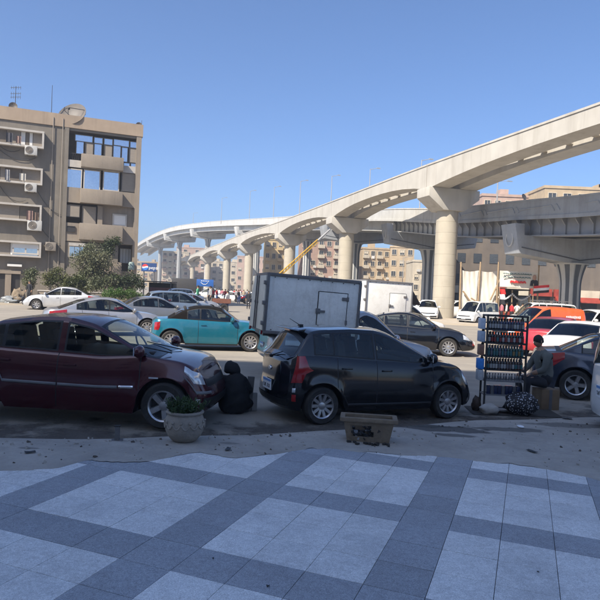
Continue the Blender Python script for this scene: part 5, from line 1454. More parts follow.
hd = head(wm_, (-.06, .135, .675), (-.1, 1, -.15), .78, hair=False)
hand(wm_, (-.12, .33, .25), (.4, .6, -.2), (0, 0, -1), 1); hand(wm_, (.12, .33, .25), (-.4, .6, -.2), (0, 0, -1), -1)
wm_.scale = (1.12, 1.1, 1.06)
# seller
sx_, sy_ = pdist(544, 405, 11.55)
se = empty('person', (sx_, sy_, 0), R(8), 'person in grey green shirt and dark trousers sitting on a box by the bottle rack', 'person')
vs = [((0, 0, .52), (.165, .145)), ((-.01, 0, .70), (.14, .165)), ((-.06, 0, .90), (.15, .19)), ((-.10, 0, 1.05), (.09, .12)), ((-.135, 0, 1.14), .055), ((-.15, 0, 1.19), .05),
      ((-.09, .2, .99), .078), ((-.2, .27, .77), .06), ((-.36, .2, .66), .042), ((-.09, -.2, .99), .078), ((-.19, -.27, .76), .06), ((-.38, -.18, .68), .042),
      ((-.06, .11, .5), .115), ((-.26, .15, .53), .1), ((-.45, .18, .53), .078), ((-.42, .17, .28), .062), ((-.36, .16, .09), .045), ((-.36, .16, .05), .04), ((-.5, .19, .035), (.04, .028)),
      ((-.06, -.11, .5), .115), ((-.26, -.15, .53), .1), ((-.45, -.17, .53), .078), ((-.46, -.16, .28), .062), ((-.44, -.15, .09), .045), ((-.44, -.15, .05), .04), ((-.58, -.16, .035), (.04, .028))]
ed = [(0, 1), (1, 2), (2, 3), (3, 4), (4, 5), (3, 6), (6, 7), (7, 8), (3, 9), (9, 10), (10, 11), (0, 12), (12, 13), (13, 14), (14, 15), (15, 16), (16, 17), (17, 18), (0, 19), (19, 20), (20, 21), (21, 22), (22, 23), (23, 24), (24, 25)]
mi = [1, 0, 0, 0, 2, 2]+[0, 0, 2]*2+[1, 1, 1, 1, 1, 2, 3]*2
inst(skin_mesh('body', vs, ed, [M['shirt'], M['trouser'], M['skin'], M['shoe']], 2, mi=mi, disp=.008), 'body', se)
head(se, (-.175, 0, 1.275), (-1, -.12, -.2), 1.0)
hand(se, (-.38, .19, .65), (-.9, -.2, -.35), (0, 0, -1), 1); hand(se, (-.4, -.17, .67), (-.9, .2, -.35), (0, 0, -1), -1)
# far people: one standing body, recoloured copies
vs = [((0, 0, .92), (.15, .11)), ((0, 0, 1.12), (.14, .1)), ((0, 0, 1.34), (.165, .11)), ((0, 0, 1.45), (.09, .07)), ((0, 0, 1.52), .055), ((0, .01, 1.62), (.085, .1)), ((0, .01, 1.7), (.07, .085)),
      ((.19, 0, 1.4), .065), ((.24, .02, 1.13), .05), ((.25, .12, .9), .035), ((.25, .15, .82), .035), ((-.19, 0, 1.4), .065), ((-.25, -.02, 1.13), .05), ((-.25, .06, .9), .035), ((-.25, .08, .82), .035),
      ((.09, 0, .85), .1), ((.1, .04, .48), .07), ((.1, -.03, .1), .05), ((.1, .1, .04), (.045, .035)), ((-.09, 0, .85), .1), ((-.1, .1, .48), .07), ((-.1, .06, .1), .05), ((-.1, .19, .04), (.045, .035))]
ed = [(0, 1), (1, 2), (2, 3), (3, 4), (4, 5), (5, 6), (3, 7), (7, 8), (8, 9), (9, 10), (3, 11), (11, 12), (12, 13), (13, 14), (0, 15), (15, 16), (16, 17), (17, 18), (0, 19), (19, 20), (20, 21), (21, 22)]
mi = [1, 0, 0, 0, 2, 2, 2, 0, 0, 2, 2, 0, 0, 2, 2, 1, 1, 1, 3, 1, 1, 1, 3]
stand = skin_mesh('body', vs, ed, [M['shirt'], M['trouser'], M['skin'], M['shoe']], 1, mi=mi)
hairm = MB().sphere((0, -.012, 1.68), (.092, .108, .09), 8).mesh('hair', M['hair'])
CLO = {k: mat(k+' clothes', c, .9, .1) for k, c in dict(red=(.45, .03, .04), pink=(.5, .16, .2), white=(.65, .64, .6), dark=(.02, .02, .025), green=(.1, .38, .22), grey=(.3, .3, .3), blue=(.08, .14, .3), beige=(.42, .34, .24)).items()}
def far_person(px, dep, shirt, trous, label, rz=0, group=None, z=0, h=1.0):
    x, y = pdist(px, 300, dep); o = empty('person', (x, y, z), rz, label, 'person', group); o.scale = (h,)*3
    me = stand.copy(); me.materials[0] = CLO[shirt]; me.materials[1] = CLO[trous]
    inst(me, 'body', o); inst(hairm, 'hair', o); return o
cr = [(208, 74, 'white', 'dark'), (212, 88, 'dark', 'dark'), (238.5, 76, 'dark', 'blue'), (247, 96, 'grey', 'dark'), (252, 84, 'white', 'dark'), (213, 78, 'red', 'dark'), (216.5, 80, 'red', 'blue'), (222, 84, 'pink', 'dark'), (225, 79, 'red', 'grey'), (231, 86, 'white', 'dark'), (236, 82, 'grey', 'dark'), (240, 88, 'white', 'beige'), (243.5, 84, 'beige', 'dark'), (228, 90, 'blue', 'dark'), (234, 92, 'red', 'dark'), (219, 92, 'white', 'blue')]
names = ['person in white top just right of the blue road sign', 'dark clothed person in the far crowd near the blue road sign', 'dark clothed person in front of the far crowd at its right', 'person in grey far behind, left of the cargo box', 'person in white next to the cargo box far behind', 'red shirted person leftmost in the far crowd past the convertible', 'person in red top and blue trousers in the far crowd', 'person in pink top in the far crowd', 'person in red top and grey trousers in the far crowd', 'person in white top and dark trousers in the far crowd', 'person in grey top in the far crowd', 'person in white top and beige trousers in the far crowd', 'person in beige top at the right of the far crowd', 'person in blue top in the far crowd', 'person in red top at the back right of the far crowd', 'person in white top and blue trousers in the far crowd']
for (px, dp, a, b), nm in zip(cr, names): far_person(px, dp, a, b, nm, rnd.uniform(0, 6), 'people in the far crowd')
far_person(248.5, 58, 'dark', 'dark', 'person all in dark clothes walking just left of the cargo box', R(190))
far_person(29, 47.5, 'dark', 'dark', 'person in dark clothes standing by the doorway of the brown building', R(160), z=.14)
for (px, a, b, nm) in ((502, 'pink', 'dark', 'person in pink near the hanging flag'), (507, 'white', 'dark', 'person in white and dark trousers at the market stall'), (512, 'red', 'dark', 'person in red at the market stall'), (517.5, 'white', 'beige', 'person in white and beige at the market stall'), (523, 'beige', 'dark', 'person in beige at the market stall'), (529, 'grey', 'dark', 'person in grey at the right of the market stall')):
    far_person(px, 52.5+rnd.uniform(-.8, .8), a, b, nm, rnd.uniform(0, 6), 'people at the market stall')
# cargo tricycle with riders
tx, ty = pdist(217, 300, 50)
tr = empty('cargo_tricycle', (tx, ty, 0), R(10), 'rusty brown cargo tricycle carrying people in the traffic', 'tricycle')
rustm = mat('rusty brown paint', (.16, .06, .035), .7, .2, 4)
MB().box((.35, 0, .72), (1.5, 1.05, .06)).build('bed', rustm, tr)
for yy in (-.52, .52): MB().box((.35, yy, .9), (1.5, .04, .34)).build('side_panel', rustm, tr)
MB().box((1.1, 0, .9), (.04, 1.0, .34)).build('tail_panel', rustm, tr)
whl = MB().lathe([(.18, -.05), (.3, -.06), (.32, 0), (.3, .06), (.18, .05)], 18, 0, Matrix.Rotation(math.pi/2, 4, 'X')).lathe([(.18, .0), (.01, .0)], 12, 0, Matrix.Rotation(math.pi/2, 4, 'X')).mesh('wheel', M['rubber'])
for p in ((.6, -.5, .32), (.6, .5, .32), (-1.25, 0, .32)): inst(whl, 'wheel', tr, p)
MB().path([(-1.25, 0, .32), (-1.05, 0, 1.0), (-.5, 0, .6), (.2, 0, .6)], .04, 6).build('frame', M['steel'], tr)
MB().path([(-.9, -.35, 1.08), (-1.05, 0, 1.02), (-.9, .35, 1.08)], .025, 6).build('handlebar', M['steel'], tr)
MB().box((-.5, 0, .78), (.5, .3, .12)).build('seat', M['black'], tr, bevel=.03)
far_person(197.5, 49.6, 'green', 'dark', 'person in a mint green top riding the front of the cargo tricycle', R(80), z=.32)
far_person(210, 50.1, 'grey', 'dark', 'person in a grey top standing on the cargo tricycle', R(120), z=.3)
far_person(227.5, 50.4, 'white', 'blue', 'person in a white top at the back of the cargo tricycle', R(60), z=.0)
# ---------------------------------------------------------------- mobile crane
kx, ky = pdist(268, 300, 66)
k_ = empty('mobile_crane', (kx, ky, 0), 0, 'yellow mobile crane with its boom raised to the guideway behind the cargo box', 'crane')
ym = mat('crane yellow paint', (.55, .33, .04), .45, .08)
def kp(px, py, dep): return at(px, py, dep)-Vector((kx, ky, 0))
b0, b1, b2 = kp(273, 281, 66), kp(317.5, 241, 70), kp(330, 229.5, 71.2)
for s_ in (-.18, .18):
    for t_ in (-.2, .2): MB().tube(b0+Vector((0, s_, t_)), b1+Vector((0, s_, t_*.8)), .07, .06, 5).build('boom_chord', ym, k_)
lc = MB()
for i in range(16):
    p = b0.lerp(b1, i/16); q = b0.lerp(b1, (i+1)/16)
    lc.tube(p+Vector((0, -.18, -.2)), q+Vector((0, -.18, .2)), .035, n=4); lc.tube(p+Vector((0, .18, .2)), q+Vector((0, .18, -.2)), .035, n=4)
tag(lc.build('boom_lattice', ym, k_), kind='stuff')
MB().tube(b1, b2, .16, .12, 6).build('boom_extension', M['lampsteel'], k_)
MB().box((b0.x, 0, 1.9), (2.6, 2.0, 1.4)).build('cab', ym, k_, bevel=.08); MB().box((b0.x+.4, -1.02, 2.1), (1.2, .05, .7)).build('cab_window', M['windowdark'], k_)
MB().box((b0.x+1, 0, .9), (6.5, 2.3, .6)).build('chassis', ym, k_, bevel=.05)
for i in (-1.6, -.4, 2.2, 3.4):
    for yy in (-1.0, 1.0): inst(whl, 'wheel', k_, (b0.x+i, yy, .48), None, (1.5, 2, 1.5))
# ---------------------------------------------------------------- props on the pavement
ap_me = ap.data
def apoint(px, py):
    p = gnd(px, py, .22)
    for _ in range(3): p = gnd(px, py, apz(p.x, p.y))
    return p
M['potstone'] = mat('weathered cast stone', (.27, .24, .2), .9, .12, 9, bump=.5, bscale=30, dirt=(.14, .125, .11), dscale=3, damt=.6)
p = apoint(182, 443); po = empty('plant_pot', (p.x, p.y+.12, p.z), 0, 'round cast stone plant pot with a garland band standing in front of the maroon car', 'plant pot')
prof = [(.001, 0), (.12, 0), (.15, .02), (.19, .07), (.215, .13), (.222, .19), (.215, .25), (.2, .29), (.192, .305), (.208, .315), (.215, .33), (.21, .345), (.185, .345), (.18, .3), (.001, .295)]
MB().lathe(prof, 48, 0, None, rf=lambda t, z: 1).build('bowl', M['potstone'], po)
for k in range(14):          # relief garland: scrolls and drops
    t = 2*math.pi*k/14; g = MB(); pts = []
    for q in range(9):
        a = t+(q/8-.5)*2*math.pi/14; z = .215-.05*math.sin(math.pi*q/8); r_ = float(np.interp(z, [.13, .19, .25, .29], [.215, .222, .215, .2]))+.003
        pts.append((r_*math.cos(a), r_*math.sin(a), z))
    g.path(pts, .011, 5)
    g.build('scroll', M['potstone'], po)
for k in range(14):
    a = 2*math.pi*(k+.5)/14; g = MB().sphere((.221*math.cos(a), .221*math.sin(a), .235), (.018, .018, .016), 6); g.build('boss', M['potstone'], po)
def leafmat(name, a, b, sc=5.0):
    m = mat(name, a, .55, .3, sc); n = m.node_tree.nodes; l = m.node_tree.links; bs = n['Principled BSDF']
    src = bs.inputs['Base Color'].links[0].from_socket
    tc = n.new('ShaderNodeTexCoord'); nz = n.new('ShaderNodeTexNoise'); nz.inputs['Scale'].default_value = sc*.5; l.new(tc.outputs['Object'], nz.inputs[0])
    mr = n.new('ShaderNodeMapRange'); mr.inputs[1].default_value = .42; mr.inputs[2].default_value = .6; l.new(nz.outputs[0], mr.inputs[0])
    mx = n.new('ShaderNodeMix'); mx.data_type = 'RGBA'; mx.inputs[7].default_value = (*b, 1); l.new(mr.outputs[0], mx.inputs[0]); l.new(src, mx.inputs[6]); l.new(mx.outputs[2], bs.inputs['Base Color'])
    tr = n.new('ShaderNodeBsdfTranslucent'); l.new(mx.outputs[2], tr.inputs[0]); ms = n.new('ShaderNodeMixShader'); ms.inputs[0].default_value = .3
    l.new(bs.outputs[0], ms.inputs[1]); l.new(tr.outputs[0], ms.inputs[2]); l.new(ms.outputs[0], n['Material Output'].inputs[0]); return m
M['potleaf'] = leafmat('pot plant leaves', (.035, .065, .02), (.06, .10, .035), 12)
def leaf(mb, c, d, L_, w_, mi=0):
    d = d.normalized(); s = d.cross(Vector((rnd.uniform(-1, 1), rnd.uniform(-1, 1), rnd.uniform(-1, 1)))).normalized()*w_
    up = d.cross(s).normalized()*w_*.25
    mb.add([c, c+d*L_*.5+s+up, c+d*L_, c+d*L_*.5-s+up], [(0, 1, 2), (0, 2, 3)], mi)
st = MB(); lf = MB()
for k in range(150):
    a = rnd.uniform(0, 2*math.pi); r0 = rnd.uniform(0, .17)*1.0; sp_ = rnd.uniform(.1, 1); b = Vector((r0*math.cos(a), r0*math.sin(a), .3))
    d = Vector((math.cos(a)*(.35+r0*4)*sp_, math.sin(a)*(.35+r0*4)*sp_, 1.0)).normalized(); L_ = rnd.uniform(.09, .2); e = b+d*L_
    st.tube(b, e, .0025, .0015, 3, caps=False)
    for q in range(14):
        t = rnd.uniform(.2, 1); dd = (d*.5+Vector((rnd.uniform(-1, 1), rnd.uniform(-1, 1), rnd.uniform(-.3, .8)))); leaf(lf, b.lerp(e, t), dd, rnd.uniform(.02, .045), rnd.uniform(.005, .009))
pp = empty('pot_plant', (po.location.x, po.location.y, po.location.z), 0, 'low bushy green plant growing in the round stone pot', 'plant')
st.build('stems', M['potleaf'], pp); tag(lf.build('leaves', M['potleaf'], pp), kind='stuff')
MB().lathe([(.18, .29), (.001, .3)], 20).build('soil', M['gutter'], pp)
# broken stone trough with rubbish
M['trough'] = mat('brown cast stone', (.19, .145, .098), .9, .14, 7, bump=.6, bscale=25, dirt=(.12, .1, .08), dscale=3, damt=.6)
p = apoint(369, 443); tg = empty('stone_trough', (p.x, p.y+.13, p.z), R(-6), 'brown broken stone trough with a hole in its front lying on the pavement', 'trough')
def ringt(w0, d0, z, w1=None):
    return [Vector((x*w0/2, y*d0/2, z)) for x, y in ((-1, -1), (-.3, -1), (.3, -1), (1, -1), (1, 1), (-1, 1))]
Lb, Lt, Db, Dt, Ht = .50, .62, .2, .27, .30
mb = MB()
def wall(a0, a1, b0, b1, t=.03):
    mb.quad(a0, a1, b1, b0)
n_ = 16
hole = lambda x: (.07+.02*math.sin(x*37)+.015*math.sin(x*71+1), .235+.02*math.sin(x*29+2)) if -.21 < x < .1 else None
for i in range(n_):
    for sgn in (-1, 1):
        t0, t1 = i/n_, (i+1)/n_
        rows = [0, .25, .5, .78, 1]
        for j in range(4):
            z0, z1 = rows[j]*Ht*.86, rows[j+1]*Ht*.86
            xm = (t0+t1)/2-.5
            if sgn < 0 and -.36 < xm < .12 and 1 <= j <= 2 and not (j == 2 and xm > .06) : continue
            def pt(t, z, inn):
                f = z/(Ht); L_ = Lb+(Lt-Lb)*f-inn*2; D_ = Db+(Dt-Db)*f-inn*2
                jit = .008*math.sin(t*50+z*60)
                return Vector(((t-.5)*L_, sgn*D_/2+jit*.5, z))
            mb.quad(pt(t0, z0, 0), pt(t1, z0, 0), pt(t1, z1, 0), pt(t0, z1, 0)); mb.quad(pt(t0, z0, .025), pt(t1, z0, .025), pt(t1, z1, .025), pt(t0, z1, .025))
for sx in (-1, 1):
    for inn in (0, .025):
        f = lambda z: (Lb+(Lt-Lb)*z/Ht-inn*2)/2
        g_ = lambda z: (Db+(Dt-Db)*z/Ht-inn*2)/2
        z1 = Ht*.86
        mb.quad((sx*f(0), -g_(0), 0), (sx*f(0), g_(0), 0), (sx*f(z1), g_(z1), z1), (sx*f(z1), -g_(z1), z1))
mb.box((0, 0, .015), (Lb-.02, Db-.02, .03))
mb.build('bowl', M['trough'], tg)
rim = MB()
for c_, d_ in (((0, -Dt/2, Ht*.9), (Lt+.07, .055, .05)), ((0, Dt/2, Ht*.9), (Lt+.07, .055, .05)), ((-Lt/2-.005, 0, Ht*.9), (.06, Dt-.05, .049)), ((Lt/2+.005, 0, Ht*.9), (.06, Dt-.05, .049))): rim.box(c_, d_)
rim.build('rim', M['trough'], tg, bevel=.012)
deb = MB()
for k in range(70):
    c_ = Vector((rnd.uniform(-.2, .18), rnd.uniform(-.1, .06), .03+rnd.uniform(0, .14)))
    deb.box(c_, (rnd.uniform(.02, .08), rnd.uniform(.01, .05), rnd.uniform(.01, .04)), rnd.choice([0, 0, 0, 1]), M=Matrix.Rotation(rnd.uniform(0, 3), 4, (rnd.random(), rnd.random(), rnd.random())))
for k in range(12):
    deb.box((rnd.uniform(-.25, .25), -.13-rnd.uniform(.02, .12), .012), (rnd.uniform(.02, .06), rnd.uniform(.02, .04), .02), 0, rz=rnd.uniform(0, 3))
rb = deb.build('rubbish', [mat('dark rubbish', (.03, .028, .026), .6, .3), mat('plastic scrap', (.3, .31, .33), .3)]); rb.location = tg.location; rb.rotation_euler = tg.rotation_euler
tag(rb, 'dark rubbish and plastic scraps inside and below the broken stone trough', 'rubbish', kind='stuff')
# bollard stump
p = apoint(117, 441); bo = empty('bollard_stump', (p.x, p.y, p.z), R(10), 'short rusty steel post stump at the kerb left of the plant pot', 'bollard')
MB().box((0, 0, .085), (.055, .05, .17)).build('post', M['steel'], bo, bevel=.008); MB().box((0, 0, .008), (.13, .11, .016)).build('base_plate', M['steel'], bo, bevel=.004); MB().box((.0, 0, .175), (.07, .06, .015)).build('cap', M['rubber'], bo, bevel=.004)
# board behind the black car
x_, y_ = pdist(249, 405, 10.1); bd = empty('leaning_board', (x_, y_, 0), R(20), 'grey weathered board standing on the ground between the robed person and the black car', 'board')
MB().box((0, 0, .29), (.11, .06, .58), M=Matrix.Rotation(R(4), 4, 'Y')).build('plank', mat('grey weathered wood', (.1, .095, .09), .9, .2, 4, stretch=(8, 8, 1)), bd, bevel=.01)
MB().box((.09, .0, .16), (.09, .05, .3)).build('short_plank', mat('pale stone', (.22, .21, .2), .9), bd, bevel=.012)
# litter
def litter(px, py, w_, d_, m, label, road=False):
    p = gnd(px, py, 0.0) if road else apoint(px, py); o = empty('litter', (p.x, p.y, (.0 if road else p.z)+.006), rnd.uniform(0, 3), label, 'litter')
    g = [[Vector((w_*(i/4-.5), d_*(j/3-.5), .012*rnd.random()+.004)) for j in range(4)] for i in range(5)]
    MB().grid(g, 0, False).grid([[v-Vector((0, 0, .002)) for v in r_] for r_ in g], 0, False, flip=True).build('scrap', m, o)
PW = mat('white paper', (.75, .75, .75), .8)
litter(520.5, 427.3, .13, .08, PW, 'crumpled white paper on the dark stain below the rack')
litter(30, 453, .1, .06, M['iron'], 'dark scrap on the cement at the far left'); litter(228, 450, .12, .05, M['iron'], 'dark scrap on the cement right of the pot')
litter(532, 452, .14, .06, M['iron'], 'dark scrap on the cement at the right'); litter(567, 419, .14, .1, M['iron'], 'dark lump of rag at the kerb by the blue saloon')
litter(213, 560, .018, .01, M['iron'], 'small dead leaf on the tiles at the left'); litter(268, 588, .02, .012, M['iron'], 'small dead leaf on the tiles at the bottom'); litter(538, 574, .016, .01, M['iron'], 'small dark spot of litter on the pale tiles at the right')
litter(249, 409, .2, .12, PW, 'white scrap on the dirt behind the black car', True)
# ---------------------------------------------------------------- bottle rack
rx_, ry_ = pdist(501, 412, 10.95)
rk_ = empty('display_rack', (rx_, ry_, 0), R(-2), 'black steel display rack of dark bottles standing at the kerb', 'rack')
RW, RD, RH = .70, .28, 1.74
for sx in (-1, 1):
    for sy in (-1, 1): MB().box((sx*RW/2, sy*RD/2, RH/2), (.03, .03, RH)).build('post', M['iron'], rk_)
ztop = [1.49, 1.25, 1.01, .775, .58, .33, .06]
for i, z in enumerate(ztop):
    f_ = MB()
    for sy in (-1, 1): f_.box((0, sy*RD/2, z), (RW-.03, .02, .025))
    for sx in (-1, 1): f_.box((sx*RW/2, 0, z+.001), (.02, RD-.03, .025))
    f_.box((0, 0, z-.006), (RW-.04, RD-.03, .01))
    f_.build('shelf', M['iron'] if i < 4 else M['trimgrey'], rk_)
tb = MB(); tb.box((0, -RD/2, RH), (RW+.03, .03, .03)); tb.box((0, RD/2, RH), (RW+.03, .03, .03)); tb.box((RW/2, 0, RH), (.03, RD-.03, .029)); tb.box((-RW/2, 0, RH), (.03, RD-.03, .029)); tb.build('top_frame', M['iron'], rk_)
BC = [mat('bottle '+n_, c_, .18, .1, coat=.6) for n_, c_ in (('black', (.012, .012, .016)), ('navy', (.02, .03, .08)), ('brown', (.07, .03, .018)), ('green', (.02, .07, .06)), ('clear', (.25, .27, .28)))]
LB = [mat('label '+n_, c_, .5, .1) for n_, c_ in (('white', (.34, .34, .33)), ('teal', (.04, .13, .14)), ('red', (.2, .035, .03)), ('grey', (.12, .12, .13)), ('gold', (.22, .15, .06)))]
def bottle(r_, h, mb_, ml, mc):
    b = MB().lathe([(.001, 0), (r_, 0), (r_, h*.15)], 10, 0).lathe([(r_, h*.15), (r_+.0006, h*.17), (r_+.0006, h*.5), (r_, h*.52)], 10, 1).lathe([(r_, h*.52), (r_, h*.64), (r_*.5, h*.76), (r_*.42, h*.8)], 10, 0).lathe([(r_*.5, h*.8), (r_*.5, h), (.001, h)], 10, 2)
    return b.mesh('bottle', [mb_, ml, mc])
BV = [bottle(.0225, .205, BC[i % 4], LB[(i*3) % 5], BC[(i*2) % 5]) for i in range(8)]
shn = ['top', 'second', 'third', 'fourth']
gi = Matrix.Rotation(R(-2), 3, 'Z')
def on_rack(me, nm, lx, ly, lz, label, cat, group, rz=0):
    v = gi @ Vector((lx, ly, 0)); o = inst(me, nm, None, (rx_+v.x, ry_+v.y, lz), (0, 0, rz)); return tag(o, label, cat, group)
tint_ = [(0, 1, 5), (0, 2, 4), (3, 7, 1), (2, 6, 0)]
for s_ in range(4):
    for k in range(13):
        for row in (0, 1):
            me = BV[rnd.choice(tint_[s_])]
            on_rack(me, 'bottle', -RW/2+.055+k*.0492, -.085+row*.1, ztop[s_]+.0005, 'dark small bottle in the rows on the '+shn[s_]+' shelf of the black rack', 'bottle', 'bottles on the '+shn[s_]+' shelf', rnd.uniform(0, 6))
SV = bottle(.018, .13, BC[4], LB[3], BC[0])
for k in range(13): on_rack(SV, 'bottle', -RW/2+.055+k*.0492, -.06+.02*(k % 2), ztop[4]+.0005, 'small clear bottle in the row on the fifth shelf of the black rack', 'bottle', 'bottles on the fifth shelf', 0)
BX = MB().box((0, 0, .075), (.055, .05, .15)).mesh('boxed_bottle', [LB[3]], bevel=.004); BX2 = MB().box((0, 0, .08), (.06, .05, .16)).mesh('boxed_bottle', [BC[1]], bevel=.004)
for k in range(9): on_rack(BX if k % 3 == 1 else BX2, 'boxed_bottle', -RW/2+.09+k*.066, -.03, ztop[5]+.0005, 'pale boxed bottle on the bottom shelf of the black rack' if k % 3 == 1 else 'dark boxed bottle on the bottom shelf of the black rack', 'box', 'pale boxes on the bottom shelf' if k % 3 == 1 else 'dark boxes on the bottom shelf')
# packs hanging on the left side of the rack
for (z, col, lb, w_) in ((1.5, (.45, .52, .62), 'pale blue pack hung on the left side of the rack, topmost', .09), (1.27, (.36, .43, .52), 'pale blue grey pack hung second from the top on the left side of the rack', .1), (1.03, (.22, .11, .07), 'brown pack hung third on the left side of the rack', .08), (.78, (.03, .22, .62), 'bright blue pack hung fourth on the left side of the rack', .1), (.58, (.4, .42, .44), 'grey pack hung lowest on the left side of the rack', .09)):
    v = gi @ Vector((-RW/2-.07, -.02, 0)); o = empty('hanging_pack', (rx_+v.x, ry_+v.y, z), R(-2), lb, 'pack', 'packs on the side of the rack')
    MB().box((0, 0, .09), (w_, .2, .19)).build('pack', mat('pack print', col, .4, .15, 20), o, bevel=.012); MB().box((.03, 0, .195), (.05, .02, .03)).build('hook', M['iron'], o)
# brown shoes / bag at left foot, white sack, patterned bag, stool box
def blob(name, px, py, dep, size, m, label, cat, seed=0, rz=0, lumps=.25):
    x, y = pdist(px, py, dep); o = empty(name, (x, y, 0), rz, label, cat)
    g = []; n_, k_ = 12, 18; from mathutils import noise as nz
    for i in range(n_+1):
        t = math.pi*i/n_; row = []
        for k in range(k_+1):
            a = 2*math.pi*(k % k_)/k_; v = Vector((math.sin(t)*math.cos(a), math.sin(t)*math.sin(a), -math.cos(t)))
            f = 1+lumps*nz.noise(v*2.2+Vector((seed, 0, 0)))+lumps*.4*nz.noise(v*6+Vector((seed, 3, 0))); q = Vector((v.x*size[0]*f/2, v.y*size[1]*f/2, max(0, (v.z*f*.5+.45))*size[2])); row.append(q)
        g.append(row)
    MB().grid(g, 0, True).build('bag', m, o, merge=True, angle=80); return o
blob('sack', 489, 411, 10.72, (.34, .25, .2), mat('white sack', (.42, .4, .37), .9, .1, 8, dirt=(.2, .18, .15)), 'off white lumpy sack at the foot of the rack', 'sack', 1)
bkm = mat('black white print', (.02, .02, .024), .6, .2)
n = bkm.node_tree.nodes; l = bkm.node_tree.links; tcx = n.new('ShaderNodeTexCoord'); vv = n.new('ShaderNodeTexVoronoi'); vv.inputs['Scale'].default_value = 30; l.new(tcx.outputs['Object'], vv.inputs[0])
cr_ = n.new('ShaderNodeMapRange'); cr_.inputs[1].default_value = .32; cr_.inputs[2].default_value = .3; l.new(vv.outputs['Distance'], cr_.inputs[0]); mx = n.new('ShaderNodeMix'); mx.data_type = 'RGBA'; mx.inputs[6].default_value = (.015, .015, .02, 1); mx.inputs[7].default_value = (.5, .52, .56, 1); l.new(cr_.outputs[0], mx.inputs[0]); l.new(mx.outputs[2], n['Principled BSDF'].inputs['Base Color'])
blob('shopping_bag', 521, 408, 10.75, (.62, .36, .42), bkm, 'big black bag with white pattern in front of the seated seller', 'bag', 5, lumps=.3)
blob('bag', 476, 408, 11.0, (.16, .2, .28), mat('dark brown bag', (.05, .032, .022), .7), 'dark brown bag left of the rack foot', 'bag', 9)
bx = empty('stool_box', (sx_+.02, sy_, 0), R(8), 'brown cardboard box the seller sits on', 'box')
MB().box((0, 0, .19), (.36, .36, .38)).build('carton', mat('brown cardboard', (.2, .14, .085), .9, .1), bx, bevel=.008); MB().box((0, -.181, .19), (.06, .004, .38)).build('tape', LB[3], bx)
rp = gi @ Vector((.08, -.02, 0)); x_, y_ = pdist(512, 414, 10.9)
gc = strip('ground_cloth', [(rx_-.6, ry_-.35), (rx_+1.0, ry_-.3), (rx_+1.05, ry_+.5), (rx_-.55, ry_+.45)], .012, mat('dark ground cloth', (.05, .045, .04), .95))
# ---------------------------------------------------------------- plants by the brown building
LM = {'dusty': leafmat('dusty grey green leaves', (.10, .115, .055), (.17, .17, .10), 1.2), 'olive': leafmat('olive leaves', (.06, .075, .02), (.11, .115, .04), 1.5), 'dark': leafmat('dark green leaves', (.025, .04, .015), (.05, .07, .022), 1.5), 'bright': leafmat('bright green leaves', (.06, .12, .02), (.09, .15, .035), 1.5)}
M['bark'] = mat('bark', (.12, .095, .07), .95, .2, 6, bump=.6, bscale=15)
def plant(name, px, dep, yb, blobs, n_, lsz, lm, label, cat, z0=.1, trunk=True, group=None):
    # blobs: (px, py, rx, ry) in picture pixels at this depth
    s = dep/FPX; x0, y0 = pdist(px, yb, dep); o = empty(name, (x0, y0, z0), 0, label, cat, group)
    lf = MB(); tk = MB(); cs = []
    for bx_, by_, rx2, ry2 in blobs:
        c_ = at(bx_, by_, dep)-Vector((x0, y0, z0)); c_.y += rnd.uniform(-.4, .4); cs.append((c_, rx2*s, ry2*s))
    if trunk:
        top = Vector((rnd.uniform(-.1, .1), 0, max(.4, min(c_.z for c_, _, _ in cs)*.75))); tk.tube((0, 0, -.2), top*.5, .13, .11, 8); tk.tube(top*.5, top, .11, .09, 8)
        for c_, a, b in cs:
            m_ = top.lerp(c_, .5)+Vector((rnd.uniform(-.2, .2), rnd.uniform(-.2, .2), .1)); tk.tube(top, m_, .06, .04, 5); tk.tube(m_, c_, .04, .02, 5)
            for q in range(5): tk.tube(m_.lerp(c_, rnd.random()), c_+Vector((rnd.uniform(-a, a), rnd.uniform(-a, a), rnd.uniform(-b, b)))*.8, .018, .006, 4)
    tot = sum(a*b for _, a, b in cs)
    for c_, a, b in cs:
        m_ = int(n_*a*b/tot); clumps = []
        for q in range(max(6, m_//45)):
            v = Vector((rnd.gauss(0, 1), rnd.gauss(0, 1), rnd.gauss(0, 1))).normalized()*(rnd.random()**.4); clumps.append(c_+Vector((v.x*a, v.y*a*.8, v.z*b)))
        for q in range(m_):
            cc = rnd.choice(clumps); cs_ = min(a, b)*.3
            p_ = cc+Vector((rnd.gauss(0, cs_), rnd.gauss(0, cs_), rnd.gauss(0, cs_*.8)))
            leaf(lf, p_, Vector((rnd.uniform(-1, 1), rnd.uniform(-1, 1), rnd.uniform(-1, .6))), lsz*rnd.uniform(.7, 1.4), lsz*.3)
    if trunk: tk.build('trunk', M['bark'], o)
    tag(lf.build('crown', lm, o), kind='stuff')
    return o
plant('dusty_tree', 91, 49.5, 300, [(80, 262, 9, 9), (92, 254, 10, 11), (103, 260, 9, 10), (86, 274, 12, 7), (100, 273, 10, 8), (92, 266, 8, 8)], 5200, .16, LM['dusty'], 'dusty grey green tree in front of the brown building', 'tree')
plant('balcony_creeper', 111, 54, 270, [(108, 247, 7, 7), (114, 242, 6, 5), (106, 256, 6, 6)], 1800, .16, LM['dark'], 'dark creeper hanging over the lowest balcony of the brown building', 'plant', z0=1.5)
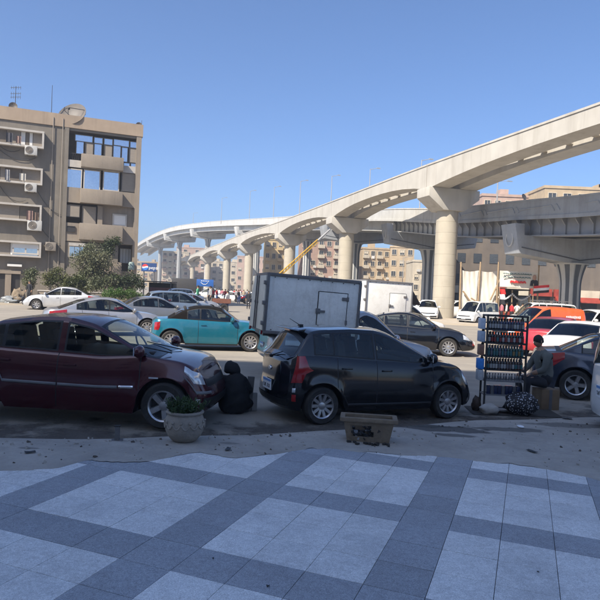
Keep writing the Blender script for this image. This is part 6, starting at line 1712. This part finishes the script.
sh_ = [('olive', 57, 50, [(50, 279, 8, 7), (60, 275, 8, 7), (66, 281, 7, 6)], 'olive shrub below the wall air conditioner of the brown building'), ('dusty', 31, 50.5, [(31, 276, 6, 7), (26, 283, 5, 5)], 'sparse small shrub beside the doorway of the brown building'),
       ('olive', 80, 47.5, [(72, 281, 8, 7), (82, 284, 9, 7)], 'olive shrub below the dusty tree'), ('dusty', 103, 47, [(97, 284, 8, 6), (108, 282, 8, 6)], 'dusty shrub right of the trunk of the dusty tree'), ('dark', 128, 48, [(119, 281, 9, 8), (131, 280, 9, 9), (139, 286, 6, 6)], 'dark green shrub at the right corner of the brown building')]
for lm, px, dp, bl, lb in sh_: plant('shrub', px, dp, 298, bl, 2200, .15, LM[lm], lb, 'shrub', trunk=True, group='shrubs along the brown building')
plant('hedge', 122, 43, 300, [(108, 294, 8, 5), (118, 293, 9, 5.5), (129, 294, 9, 5), (138, 297, 7, 4)], 4200, .10, LM['bright'], 'low bright green hedge in front of the dark shrub', 'hedge', trunk=False)
plant('window_box_plant', 104, 56.2, 156, [(88, 156, 5, 1.6), (98, 157, 6, 1.8), (108, 158.5, 6, 1.6), (117, 159.5, 5, 1.5)], 900, .1, leafmat('dry plants', (.09, .045, .03), (.05, .05, .025)), 'dry reddish plants along the top balcony', 'plant', z0=13, trunk=False)
# low garden wall and bags by the doorway
gw_ = empty('garden_wall', (*pdist(58, 300, 48.6), 0), R(21), 'low rendered garden wall behind the pale silver saloon', 'wall')
MB().box((2.2, 0, .55), (7.4, .22, 1.1)).build('wall', M['render2'], gw_, bevel=.02); MB().box((2.2, 0, 1.14), (7.5, .3, .09)).build('coping', M['whiteframe'], gw_, bevel=.01)
bgm = [mat('beige sacking', (.2, .155, .105), .95, .2, 5, bump=.5, bscale=8), mat('dark plastic bag', (.05, .05, .055), .35, .2, 4), mat('grey plastic sheet', (.24, .255, .26), .5, .2, 4)]
for px, dp, sz, k, lb in ((18.5, 46.8, (.8, .7, 1.35), 0, 'tall beige sack in the heap beside the doorway'), (15, 46.4, (.9, .8, .8), 0, 'low beige sack at the front of the heap beside the doorway'), (21.5, 46.5, (.6, .6, .7), 1, 'dark rubbish bag at the right of the heap beside the doorway'), (10.5, 46.2, (1.3, 1, .7), 2, 'grey plastic covered heap left of the beige sacks'), (5, 46.6, (.8, .7, .6), 1, 'dark rubbish bag at the left end of the heap')):
    blob('rubbish_bag', px, 300, dp, sz, bgm[k], lb, 'bag', px*1.7, lumps=.7)
# ---------------------------------------------------------------- thin city haze
hz = bpy.data.materials.new('haze'); hz.use_nodes = True; n = hz.node_tree.nodes; l = hz.node_tree.links
n.remove(n['Principled BSDF']); pv = n.new('ShaderNodeVolumePrincipled'); pv.inputs['Color'].default_value = (.86, .9, .96, 1); pv.inputs['Density'].default_value = .0011; pv.inputs['Anisotropy'].default_value = .3
l.new(pv.outputs[0], n['Material Output'].inputs['Volume'])
hb = MB().box((0, 410, 19.5), (1500, 1100, 41)).build('haze', hz); tag(hb, kind='stuff')
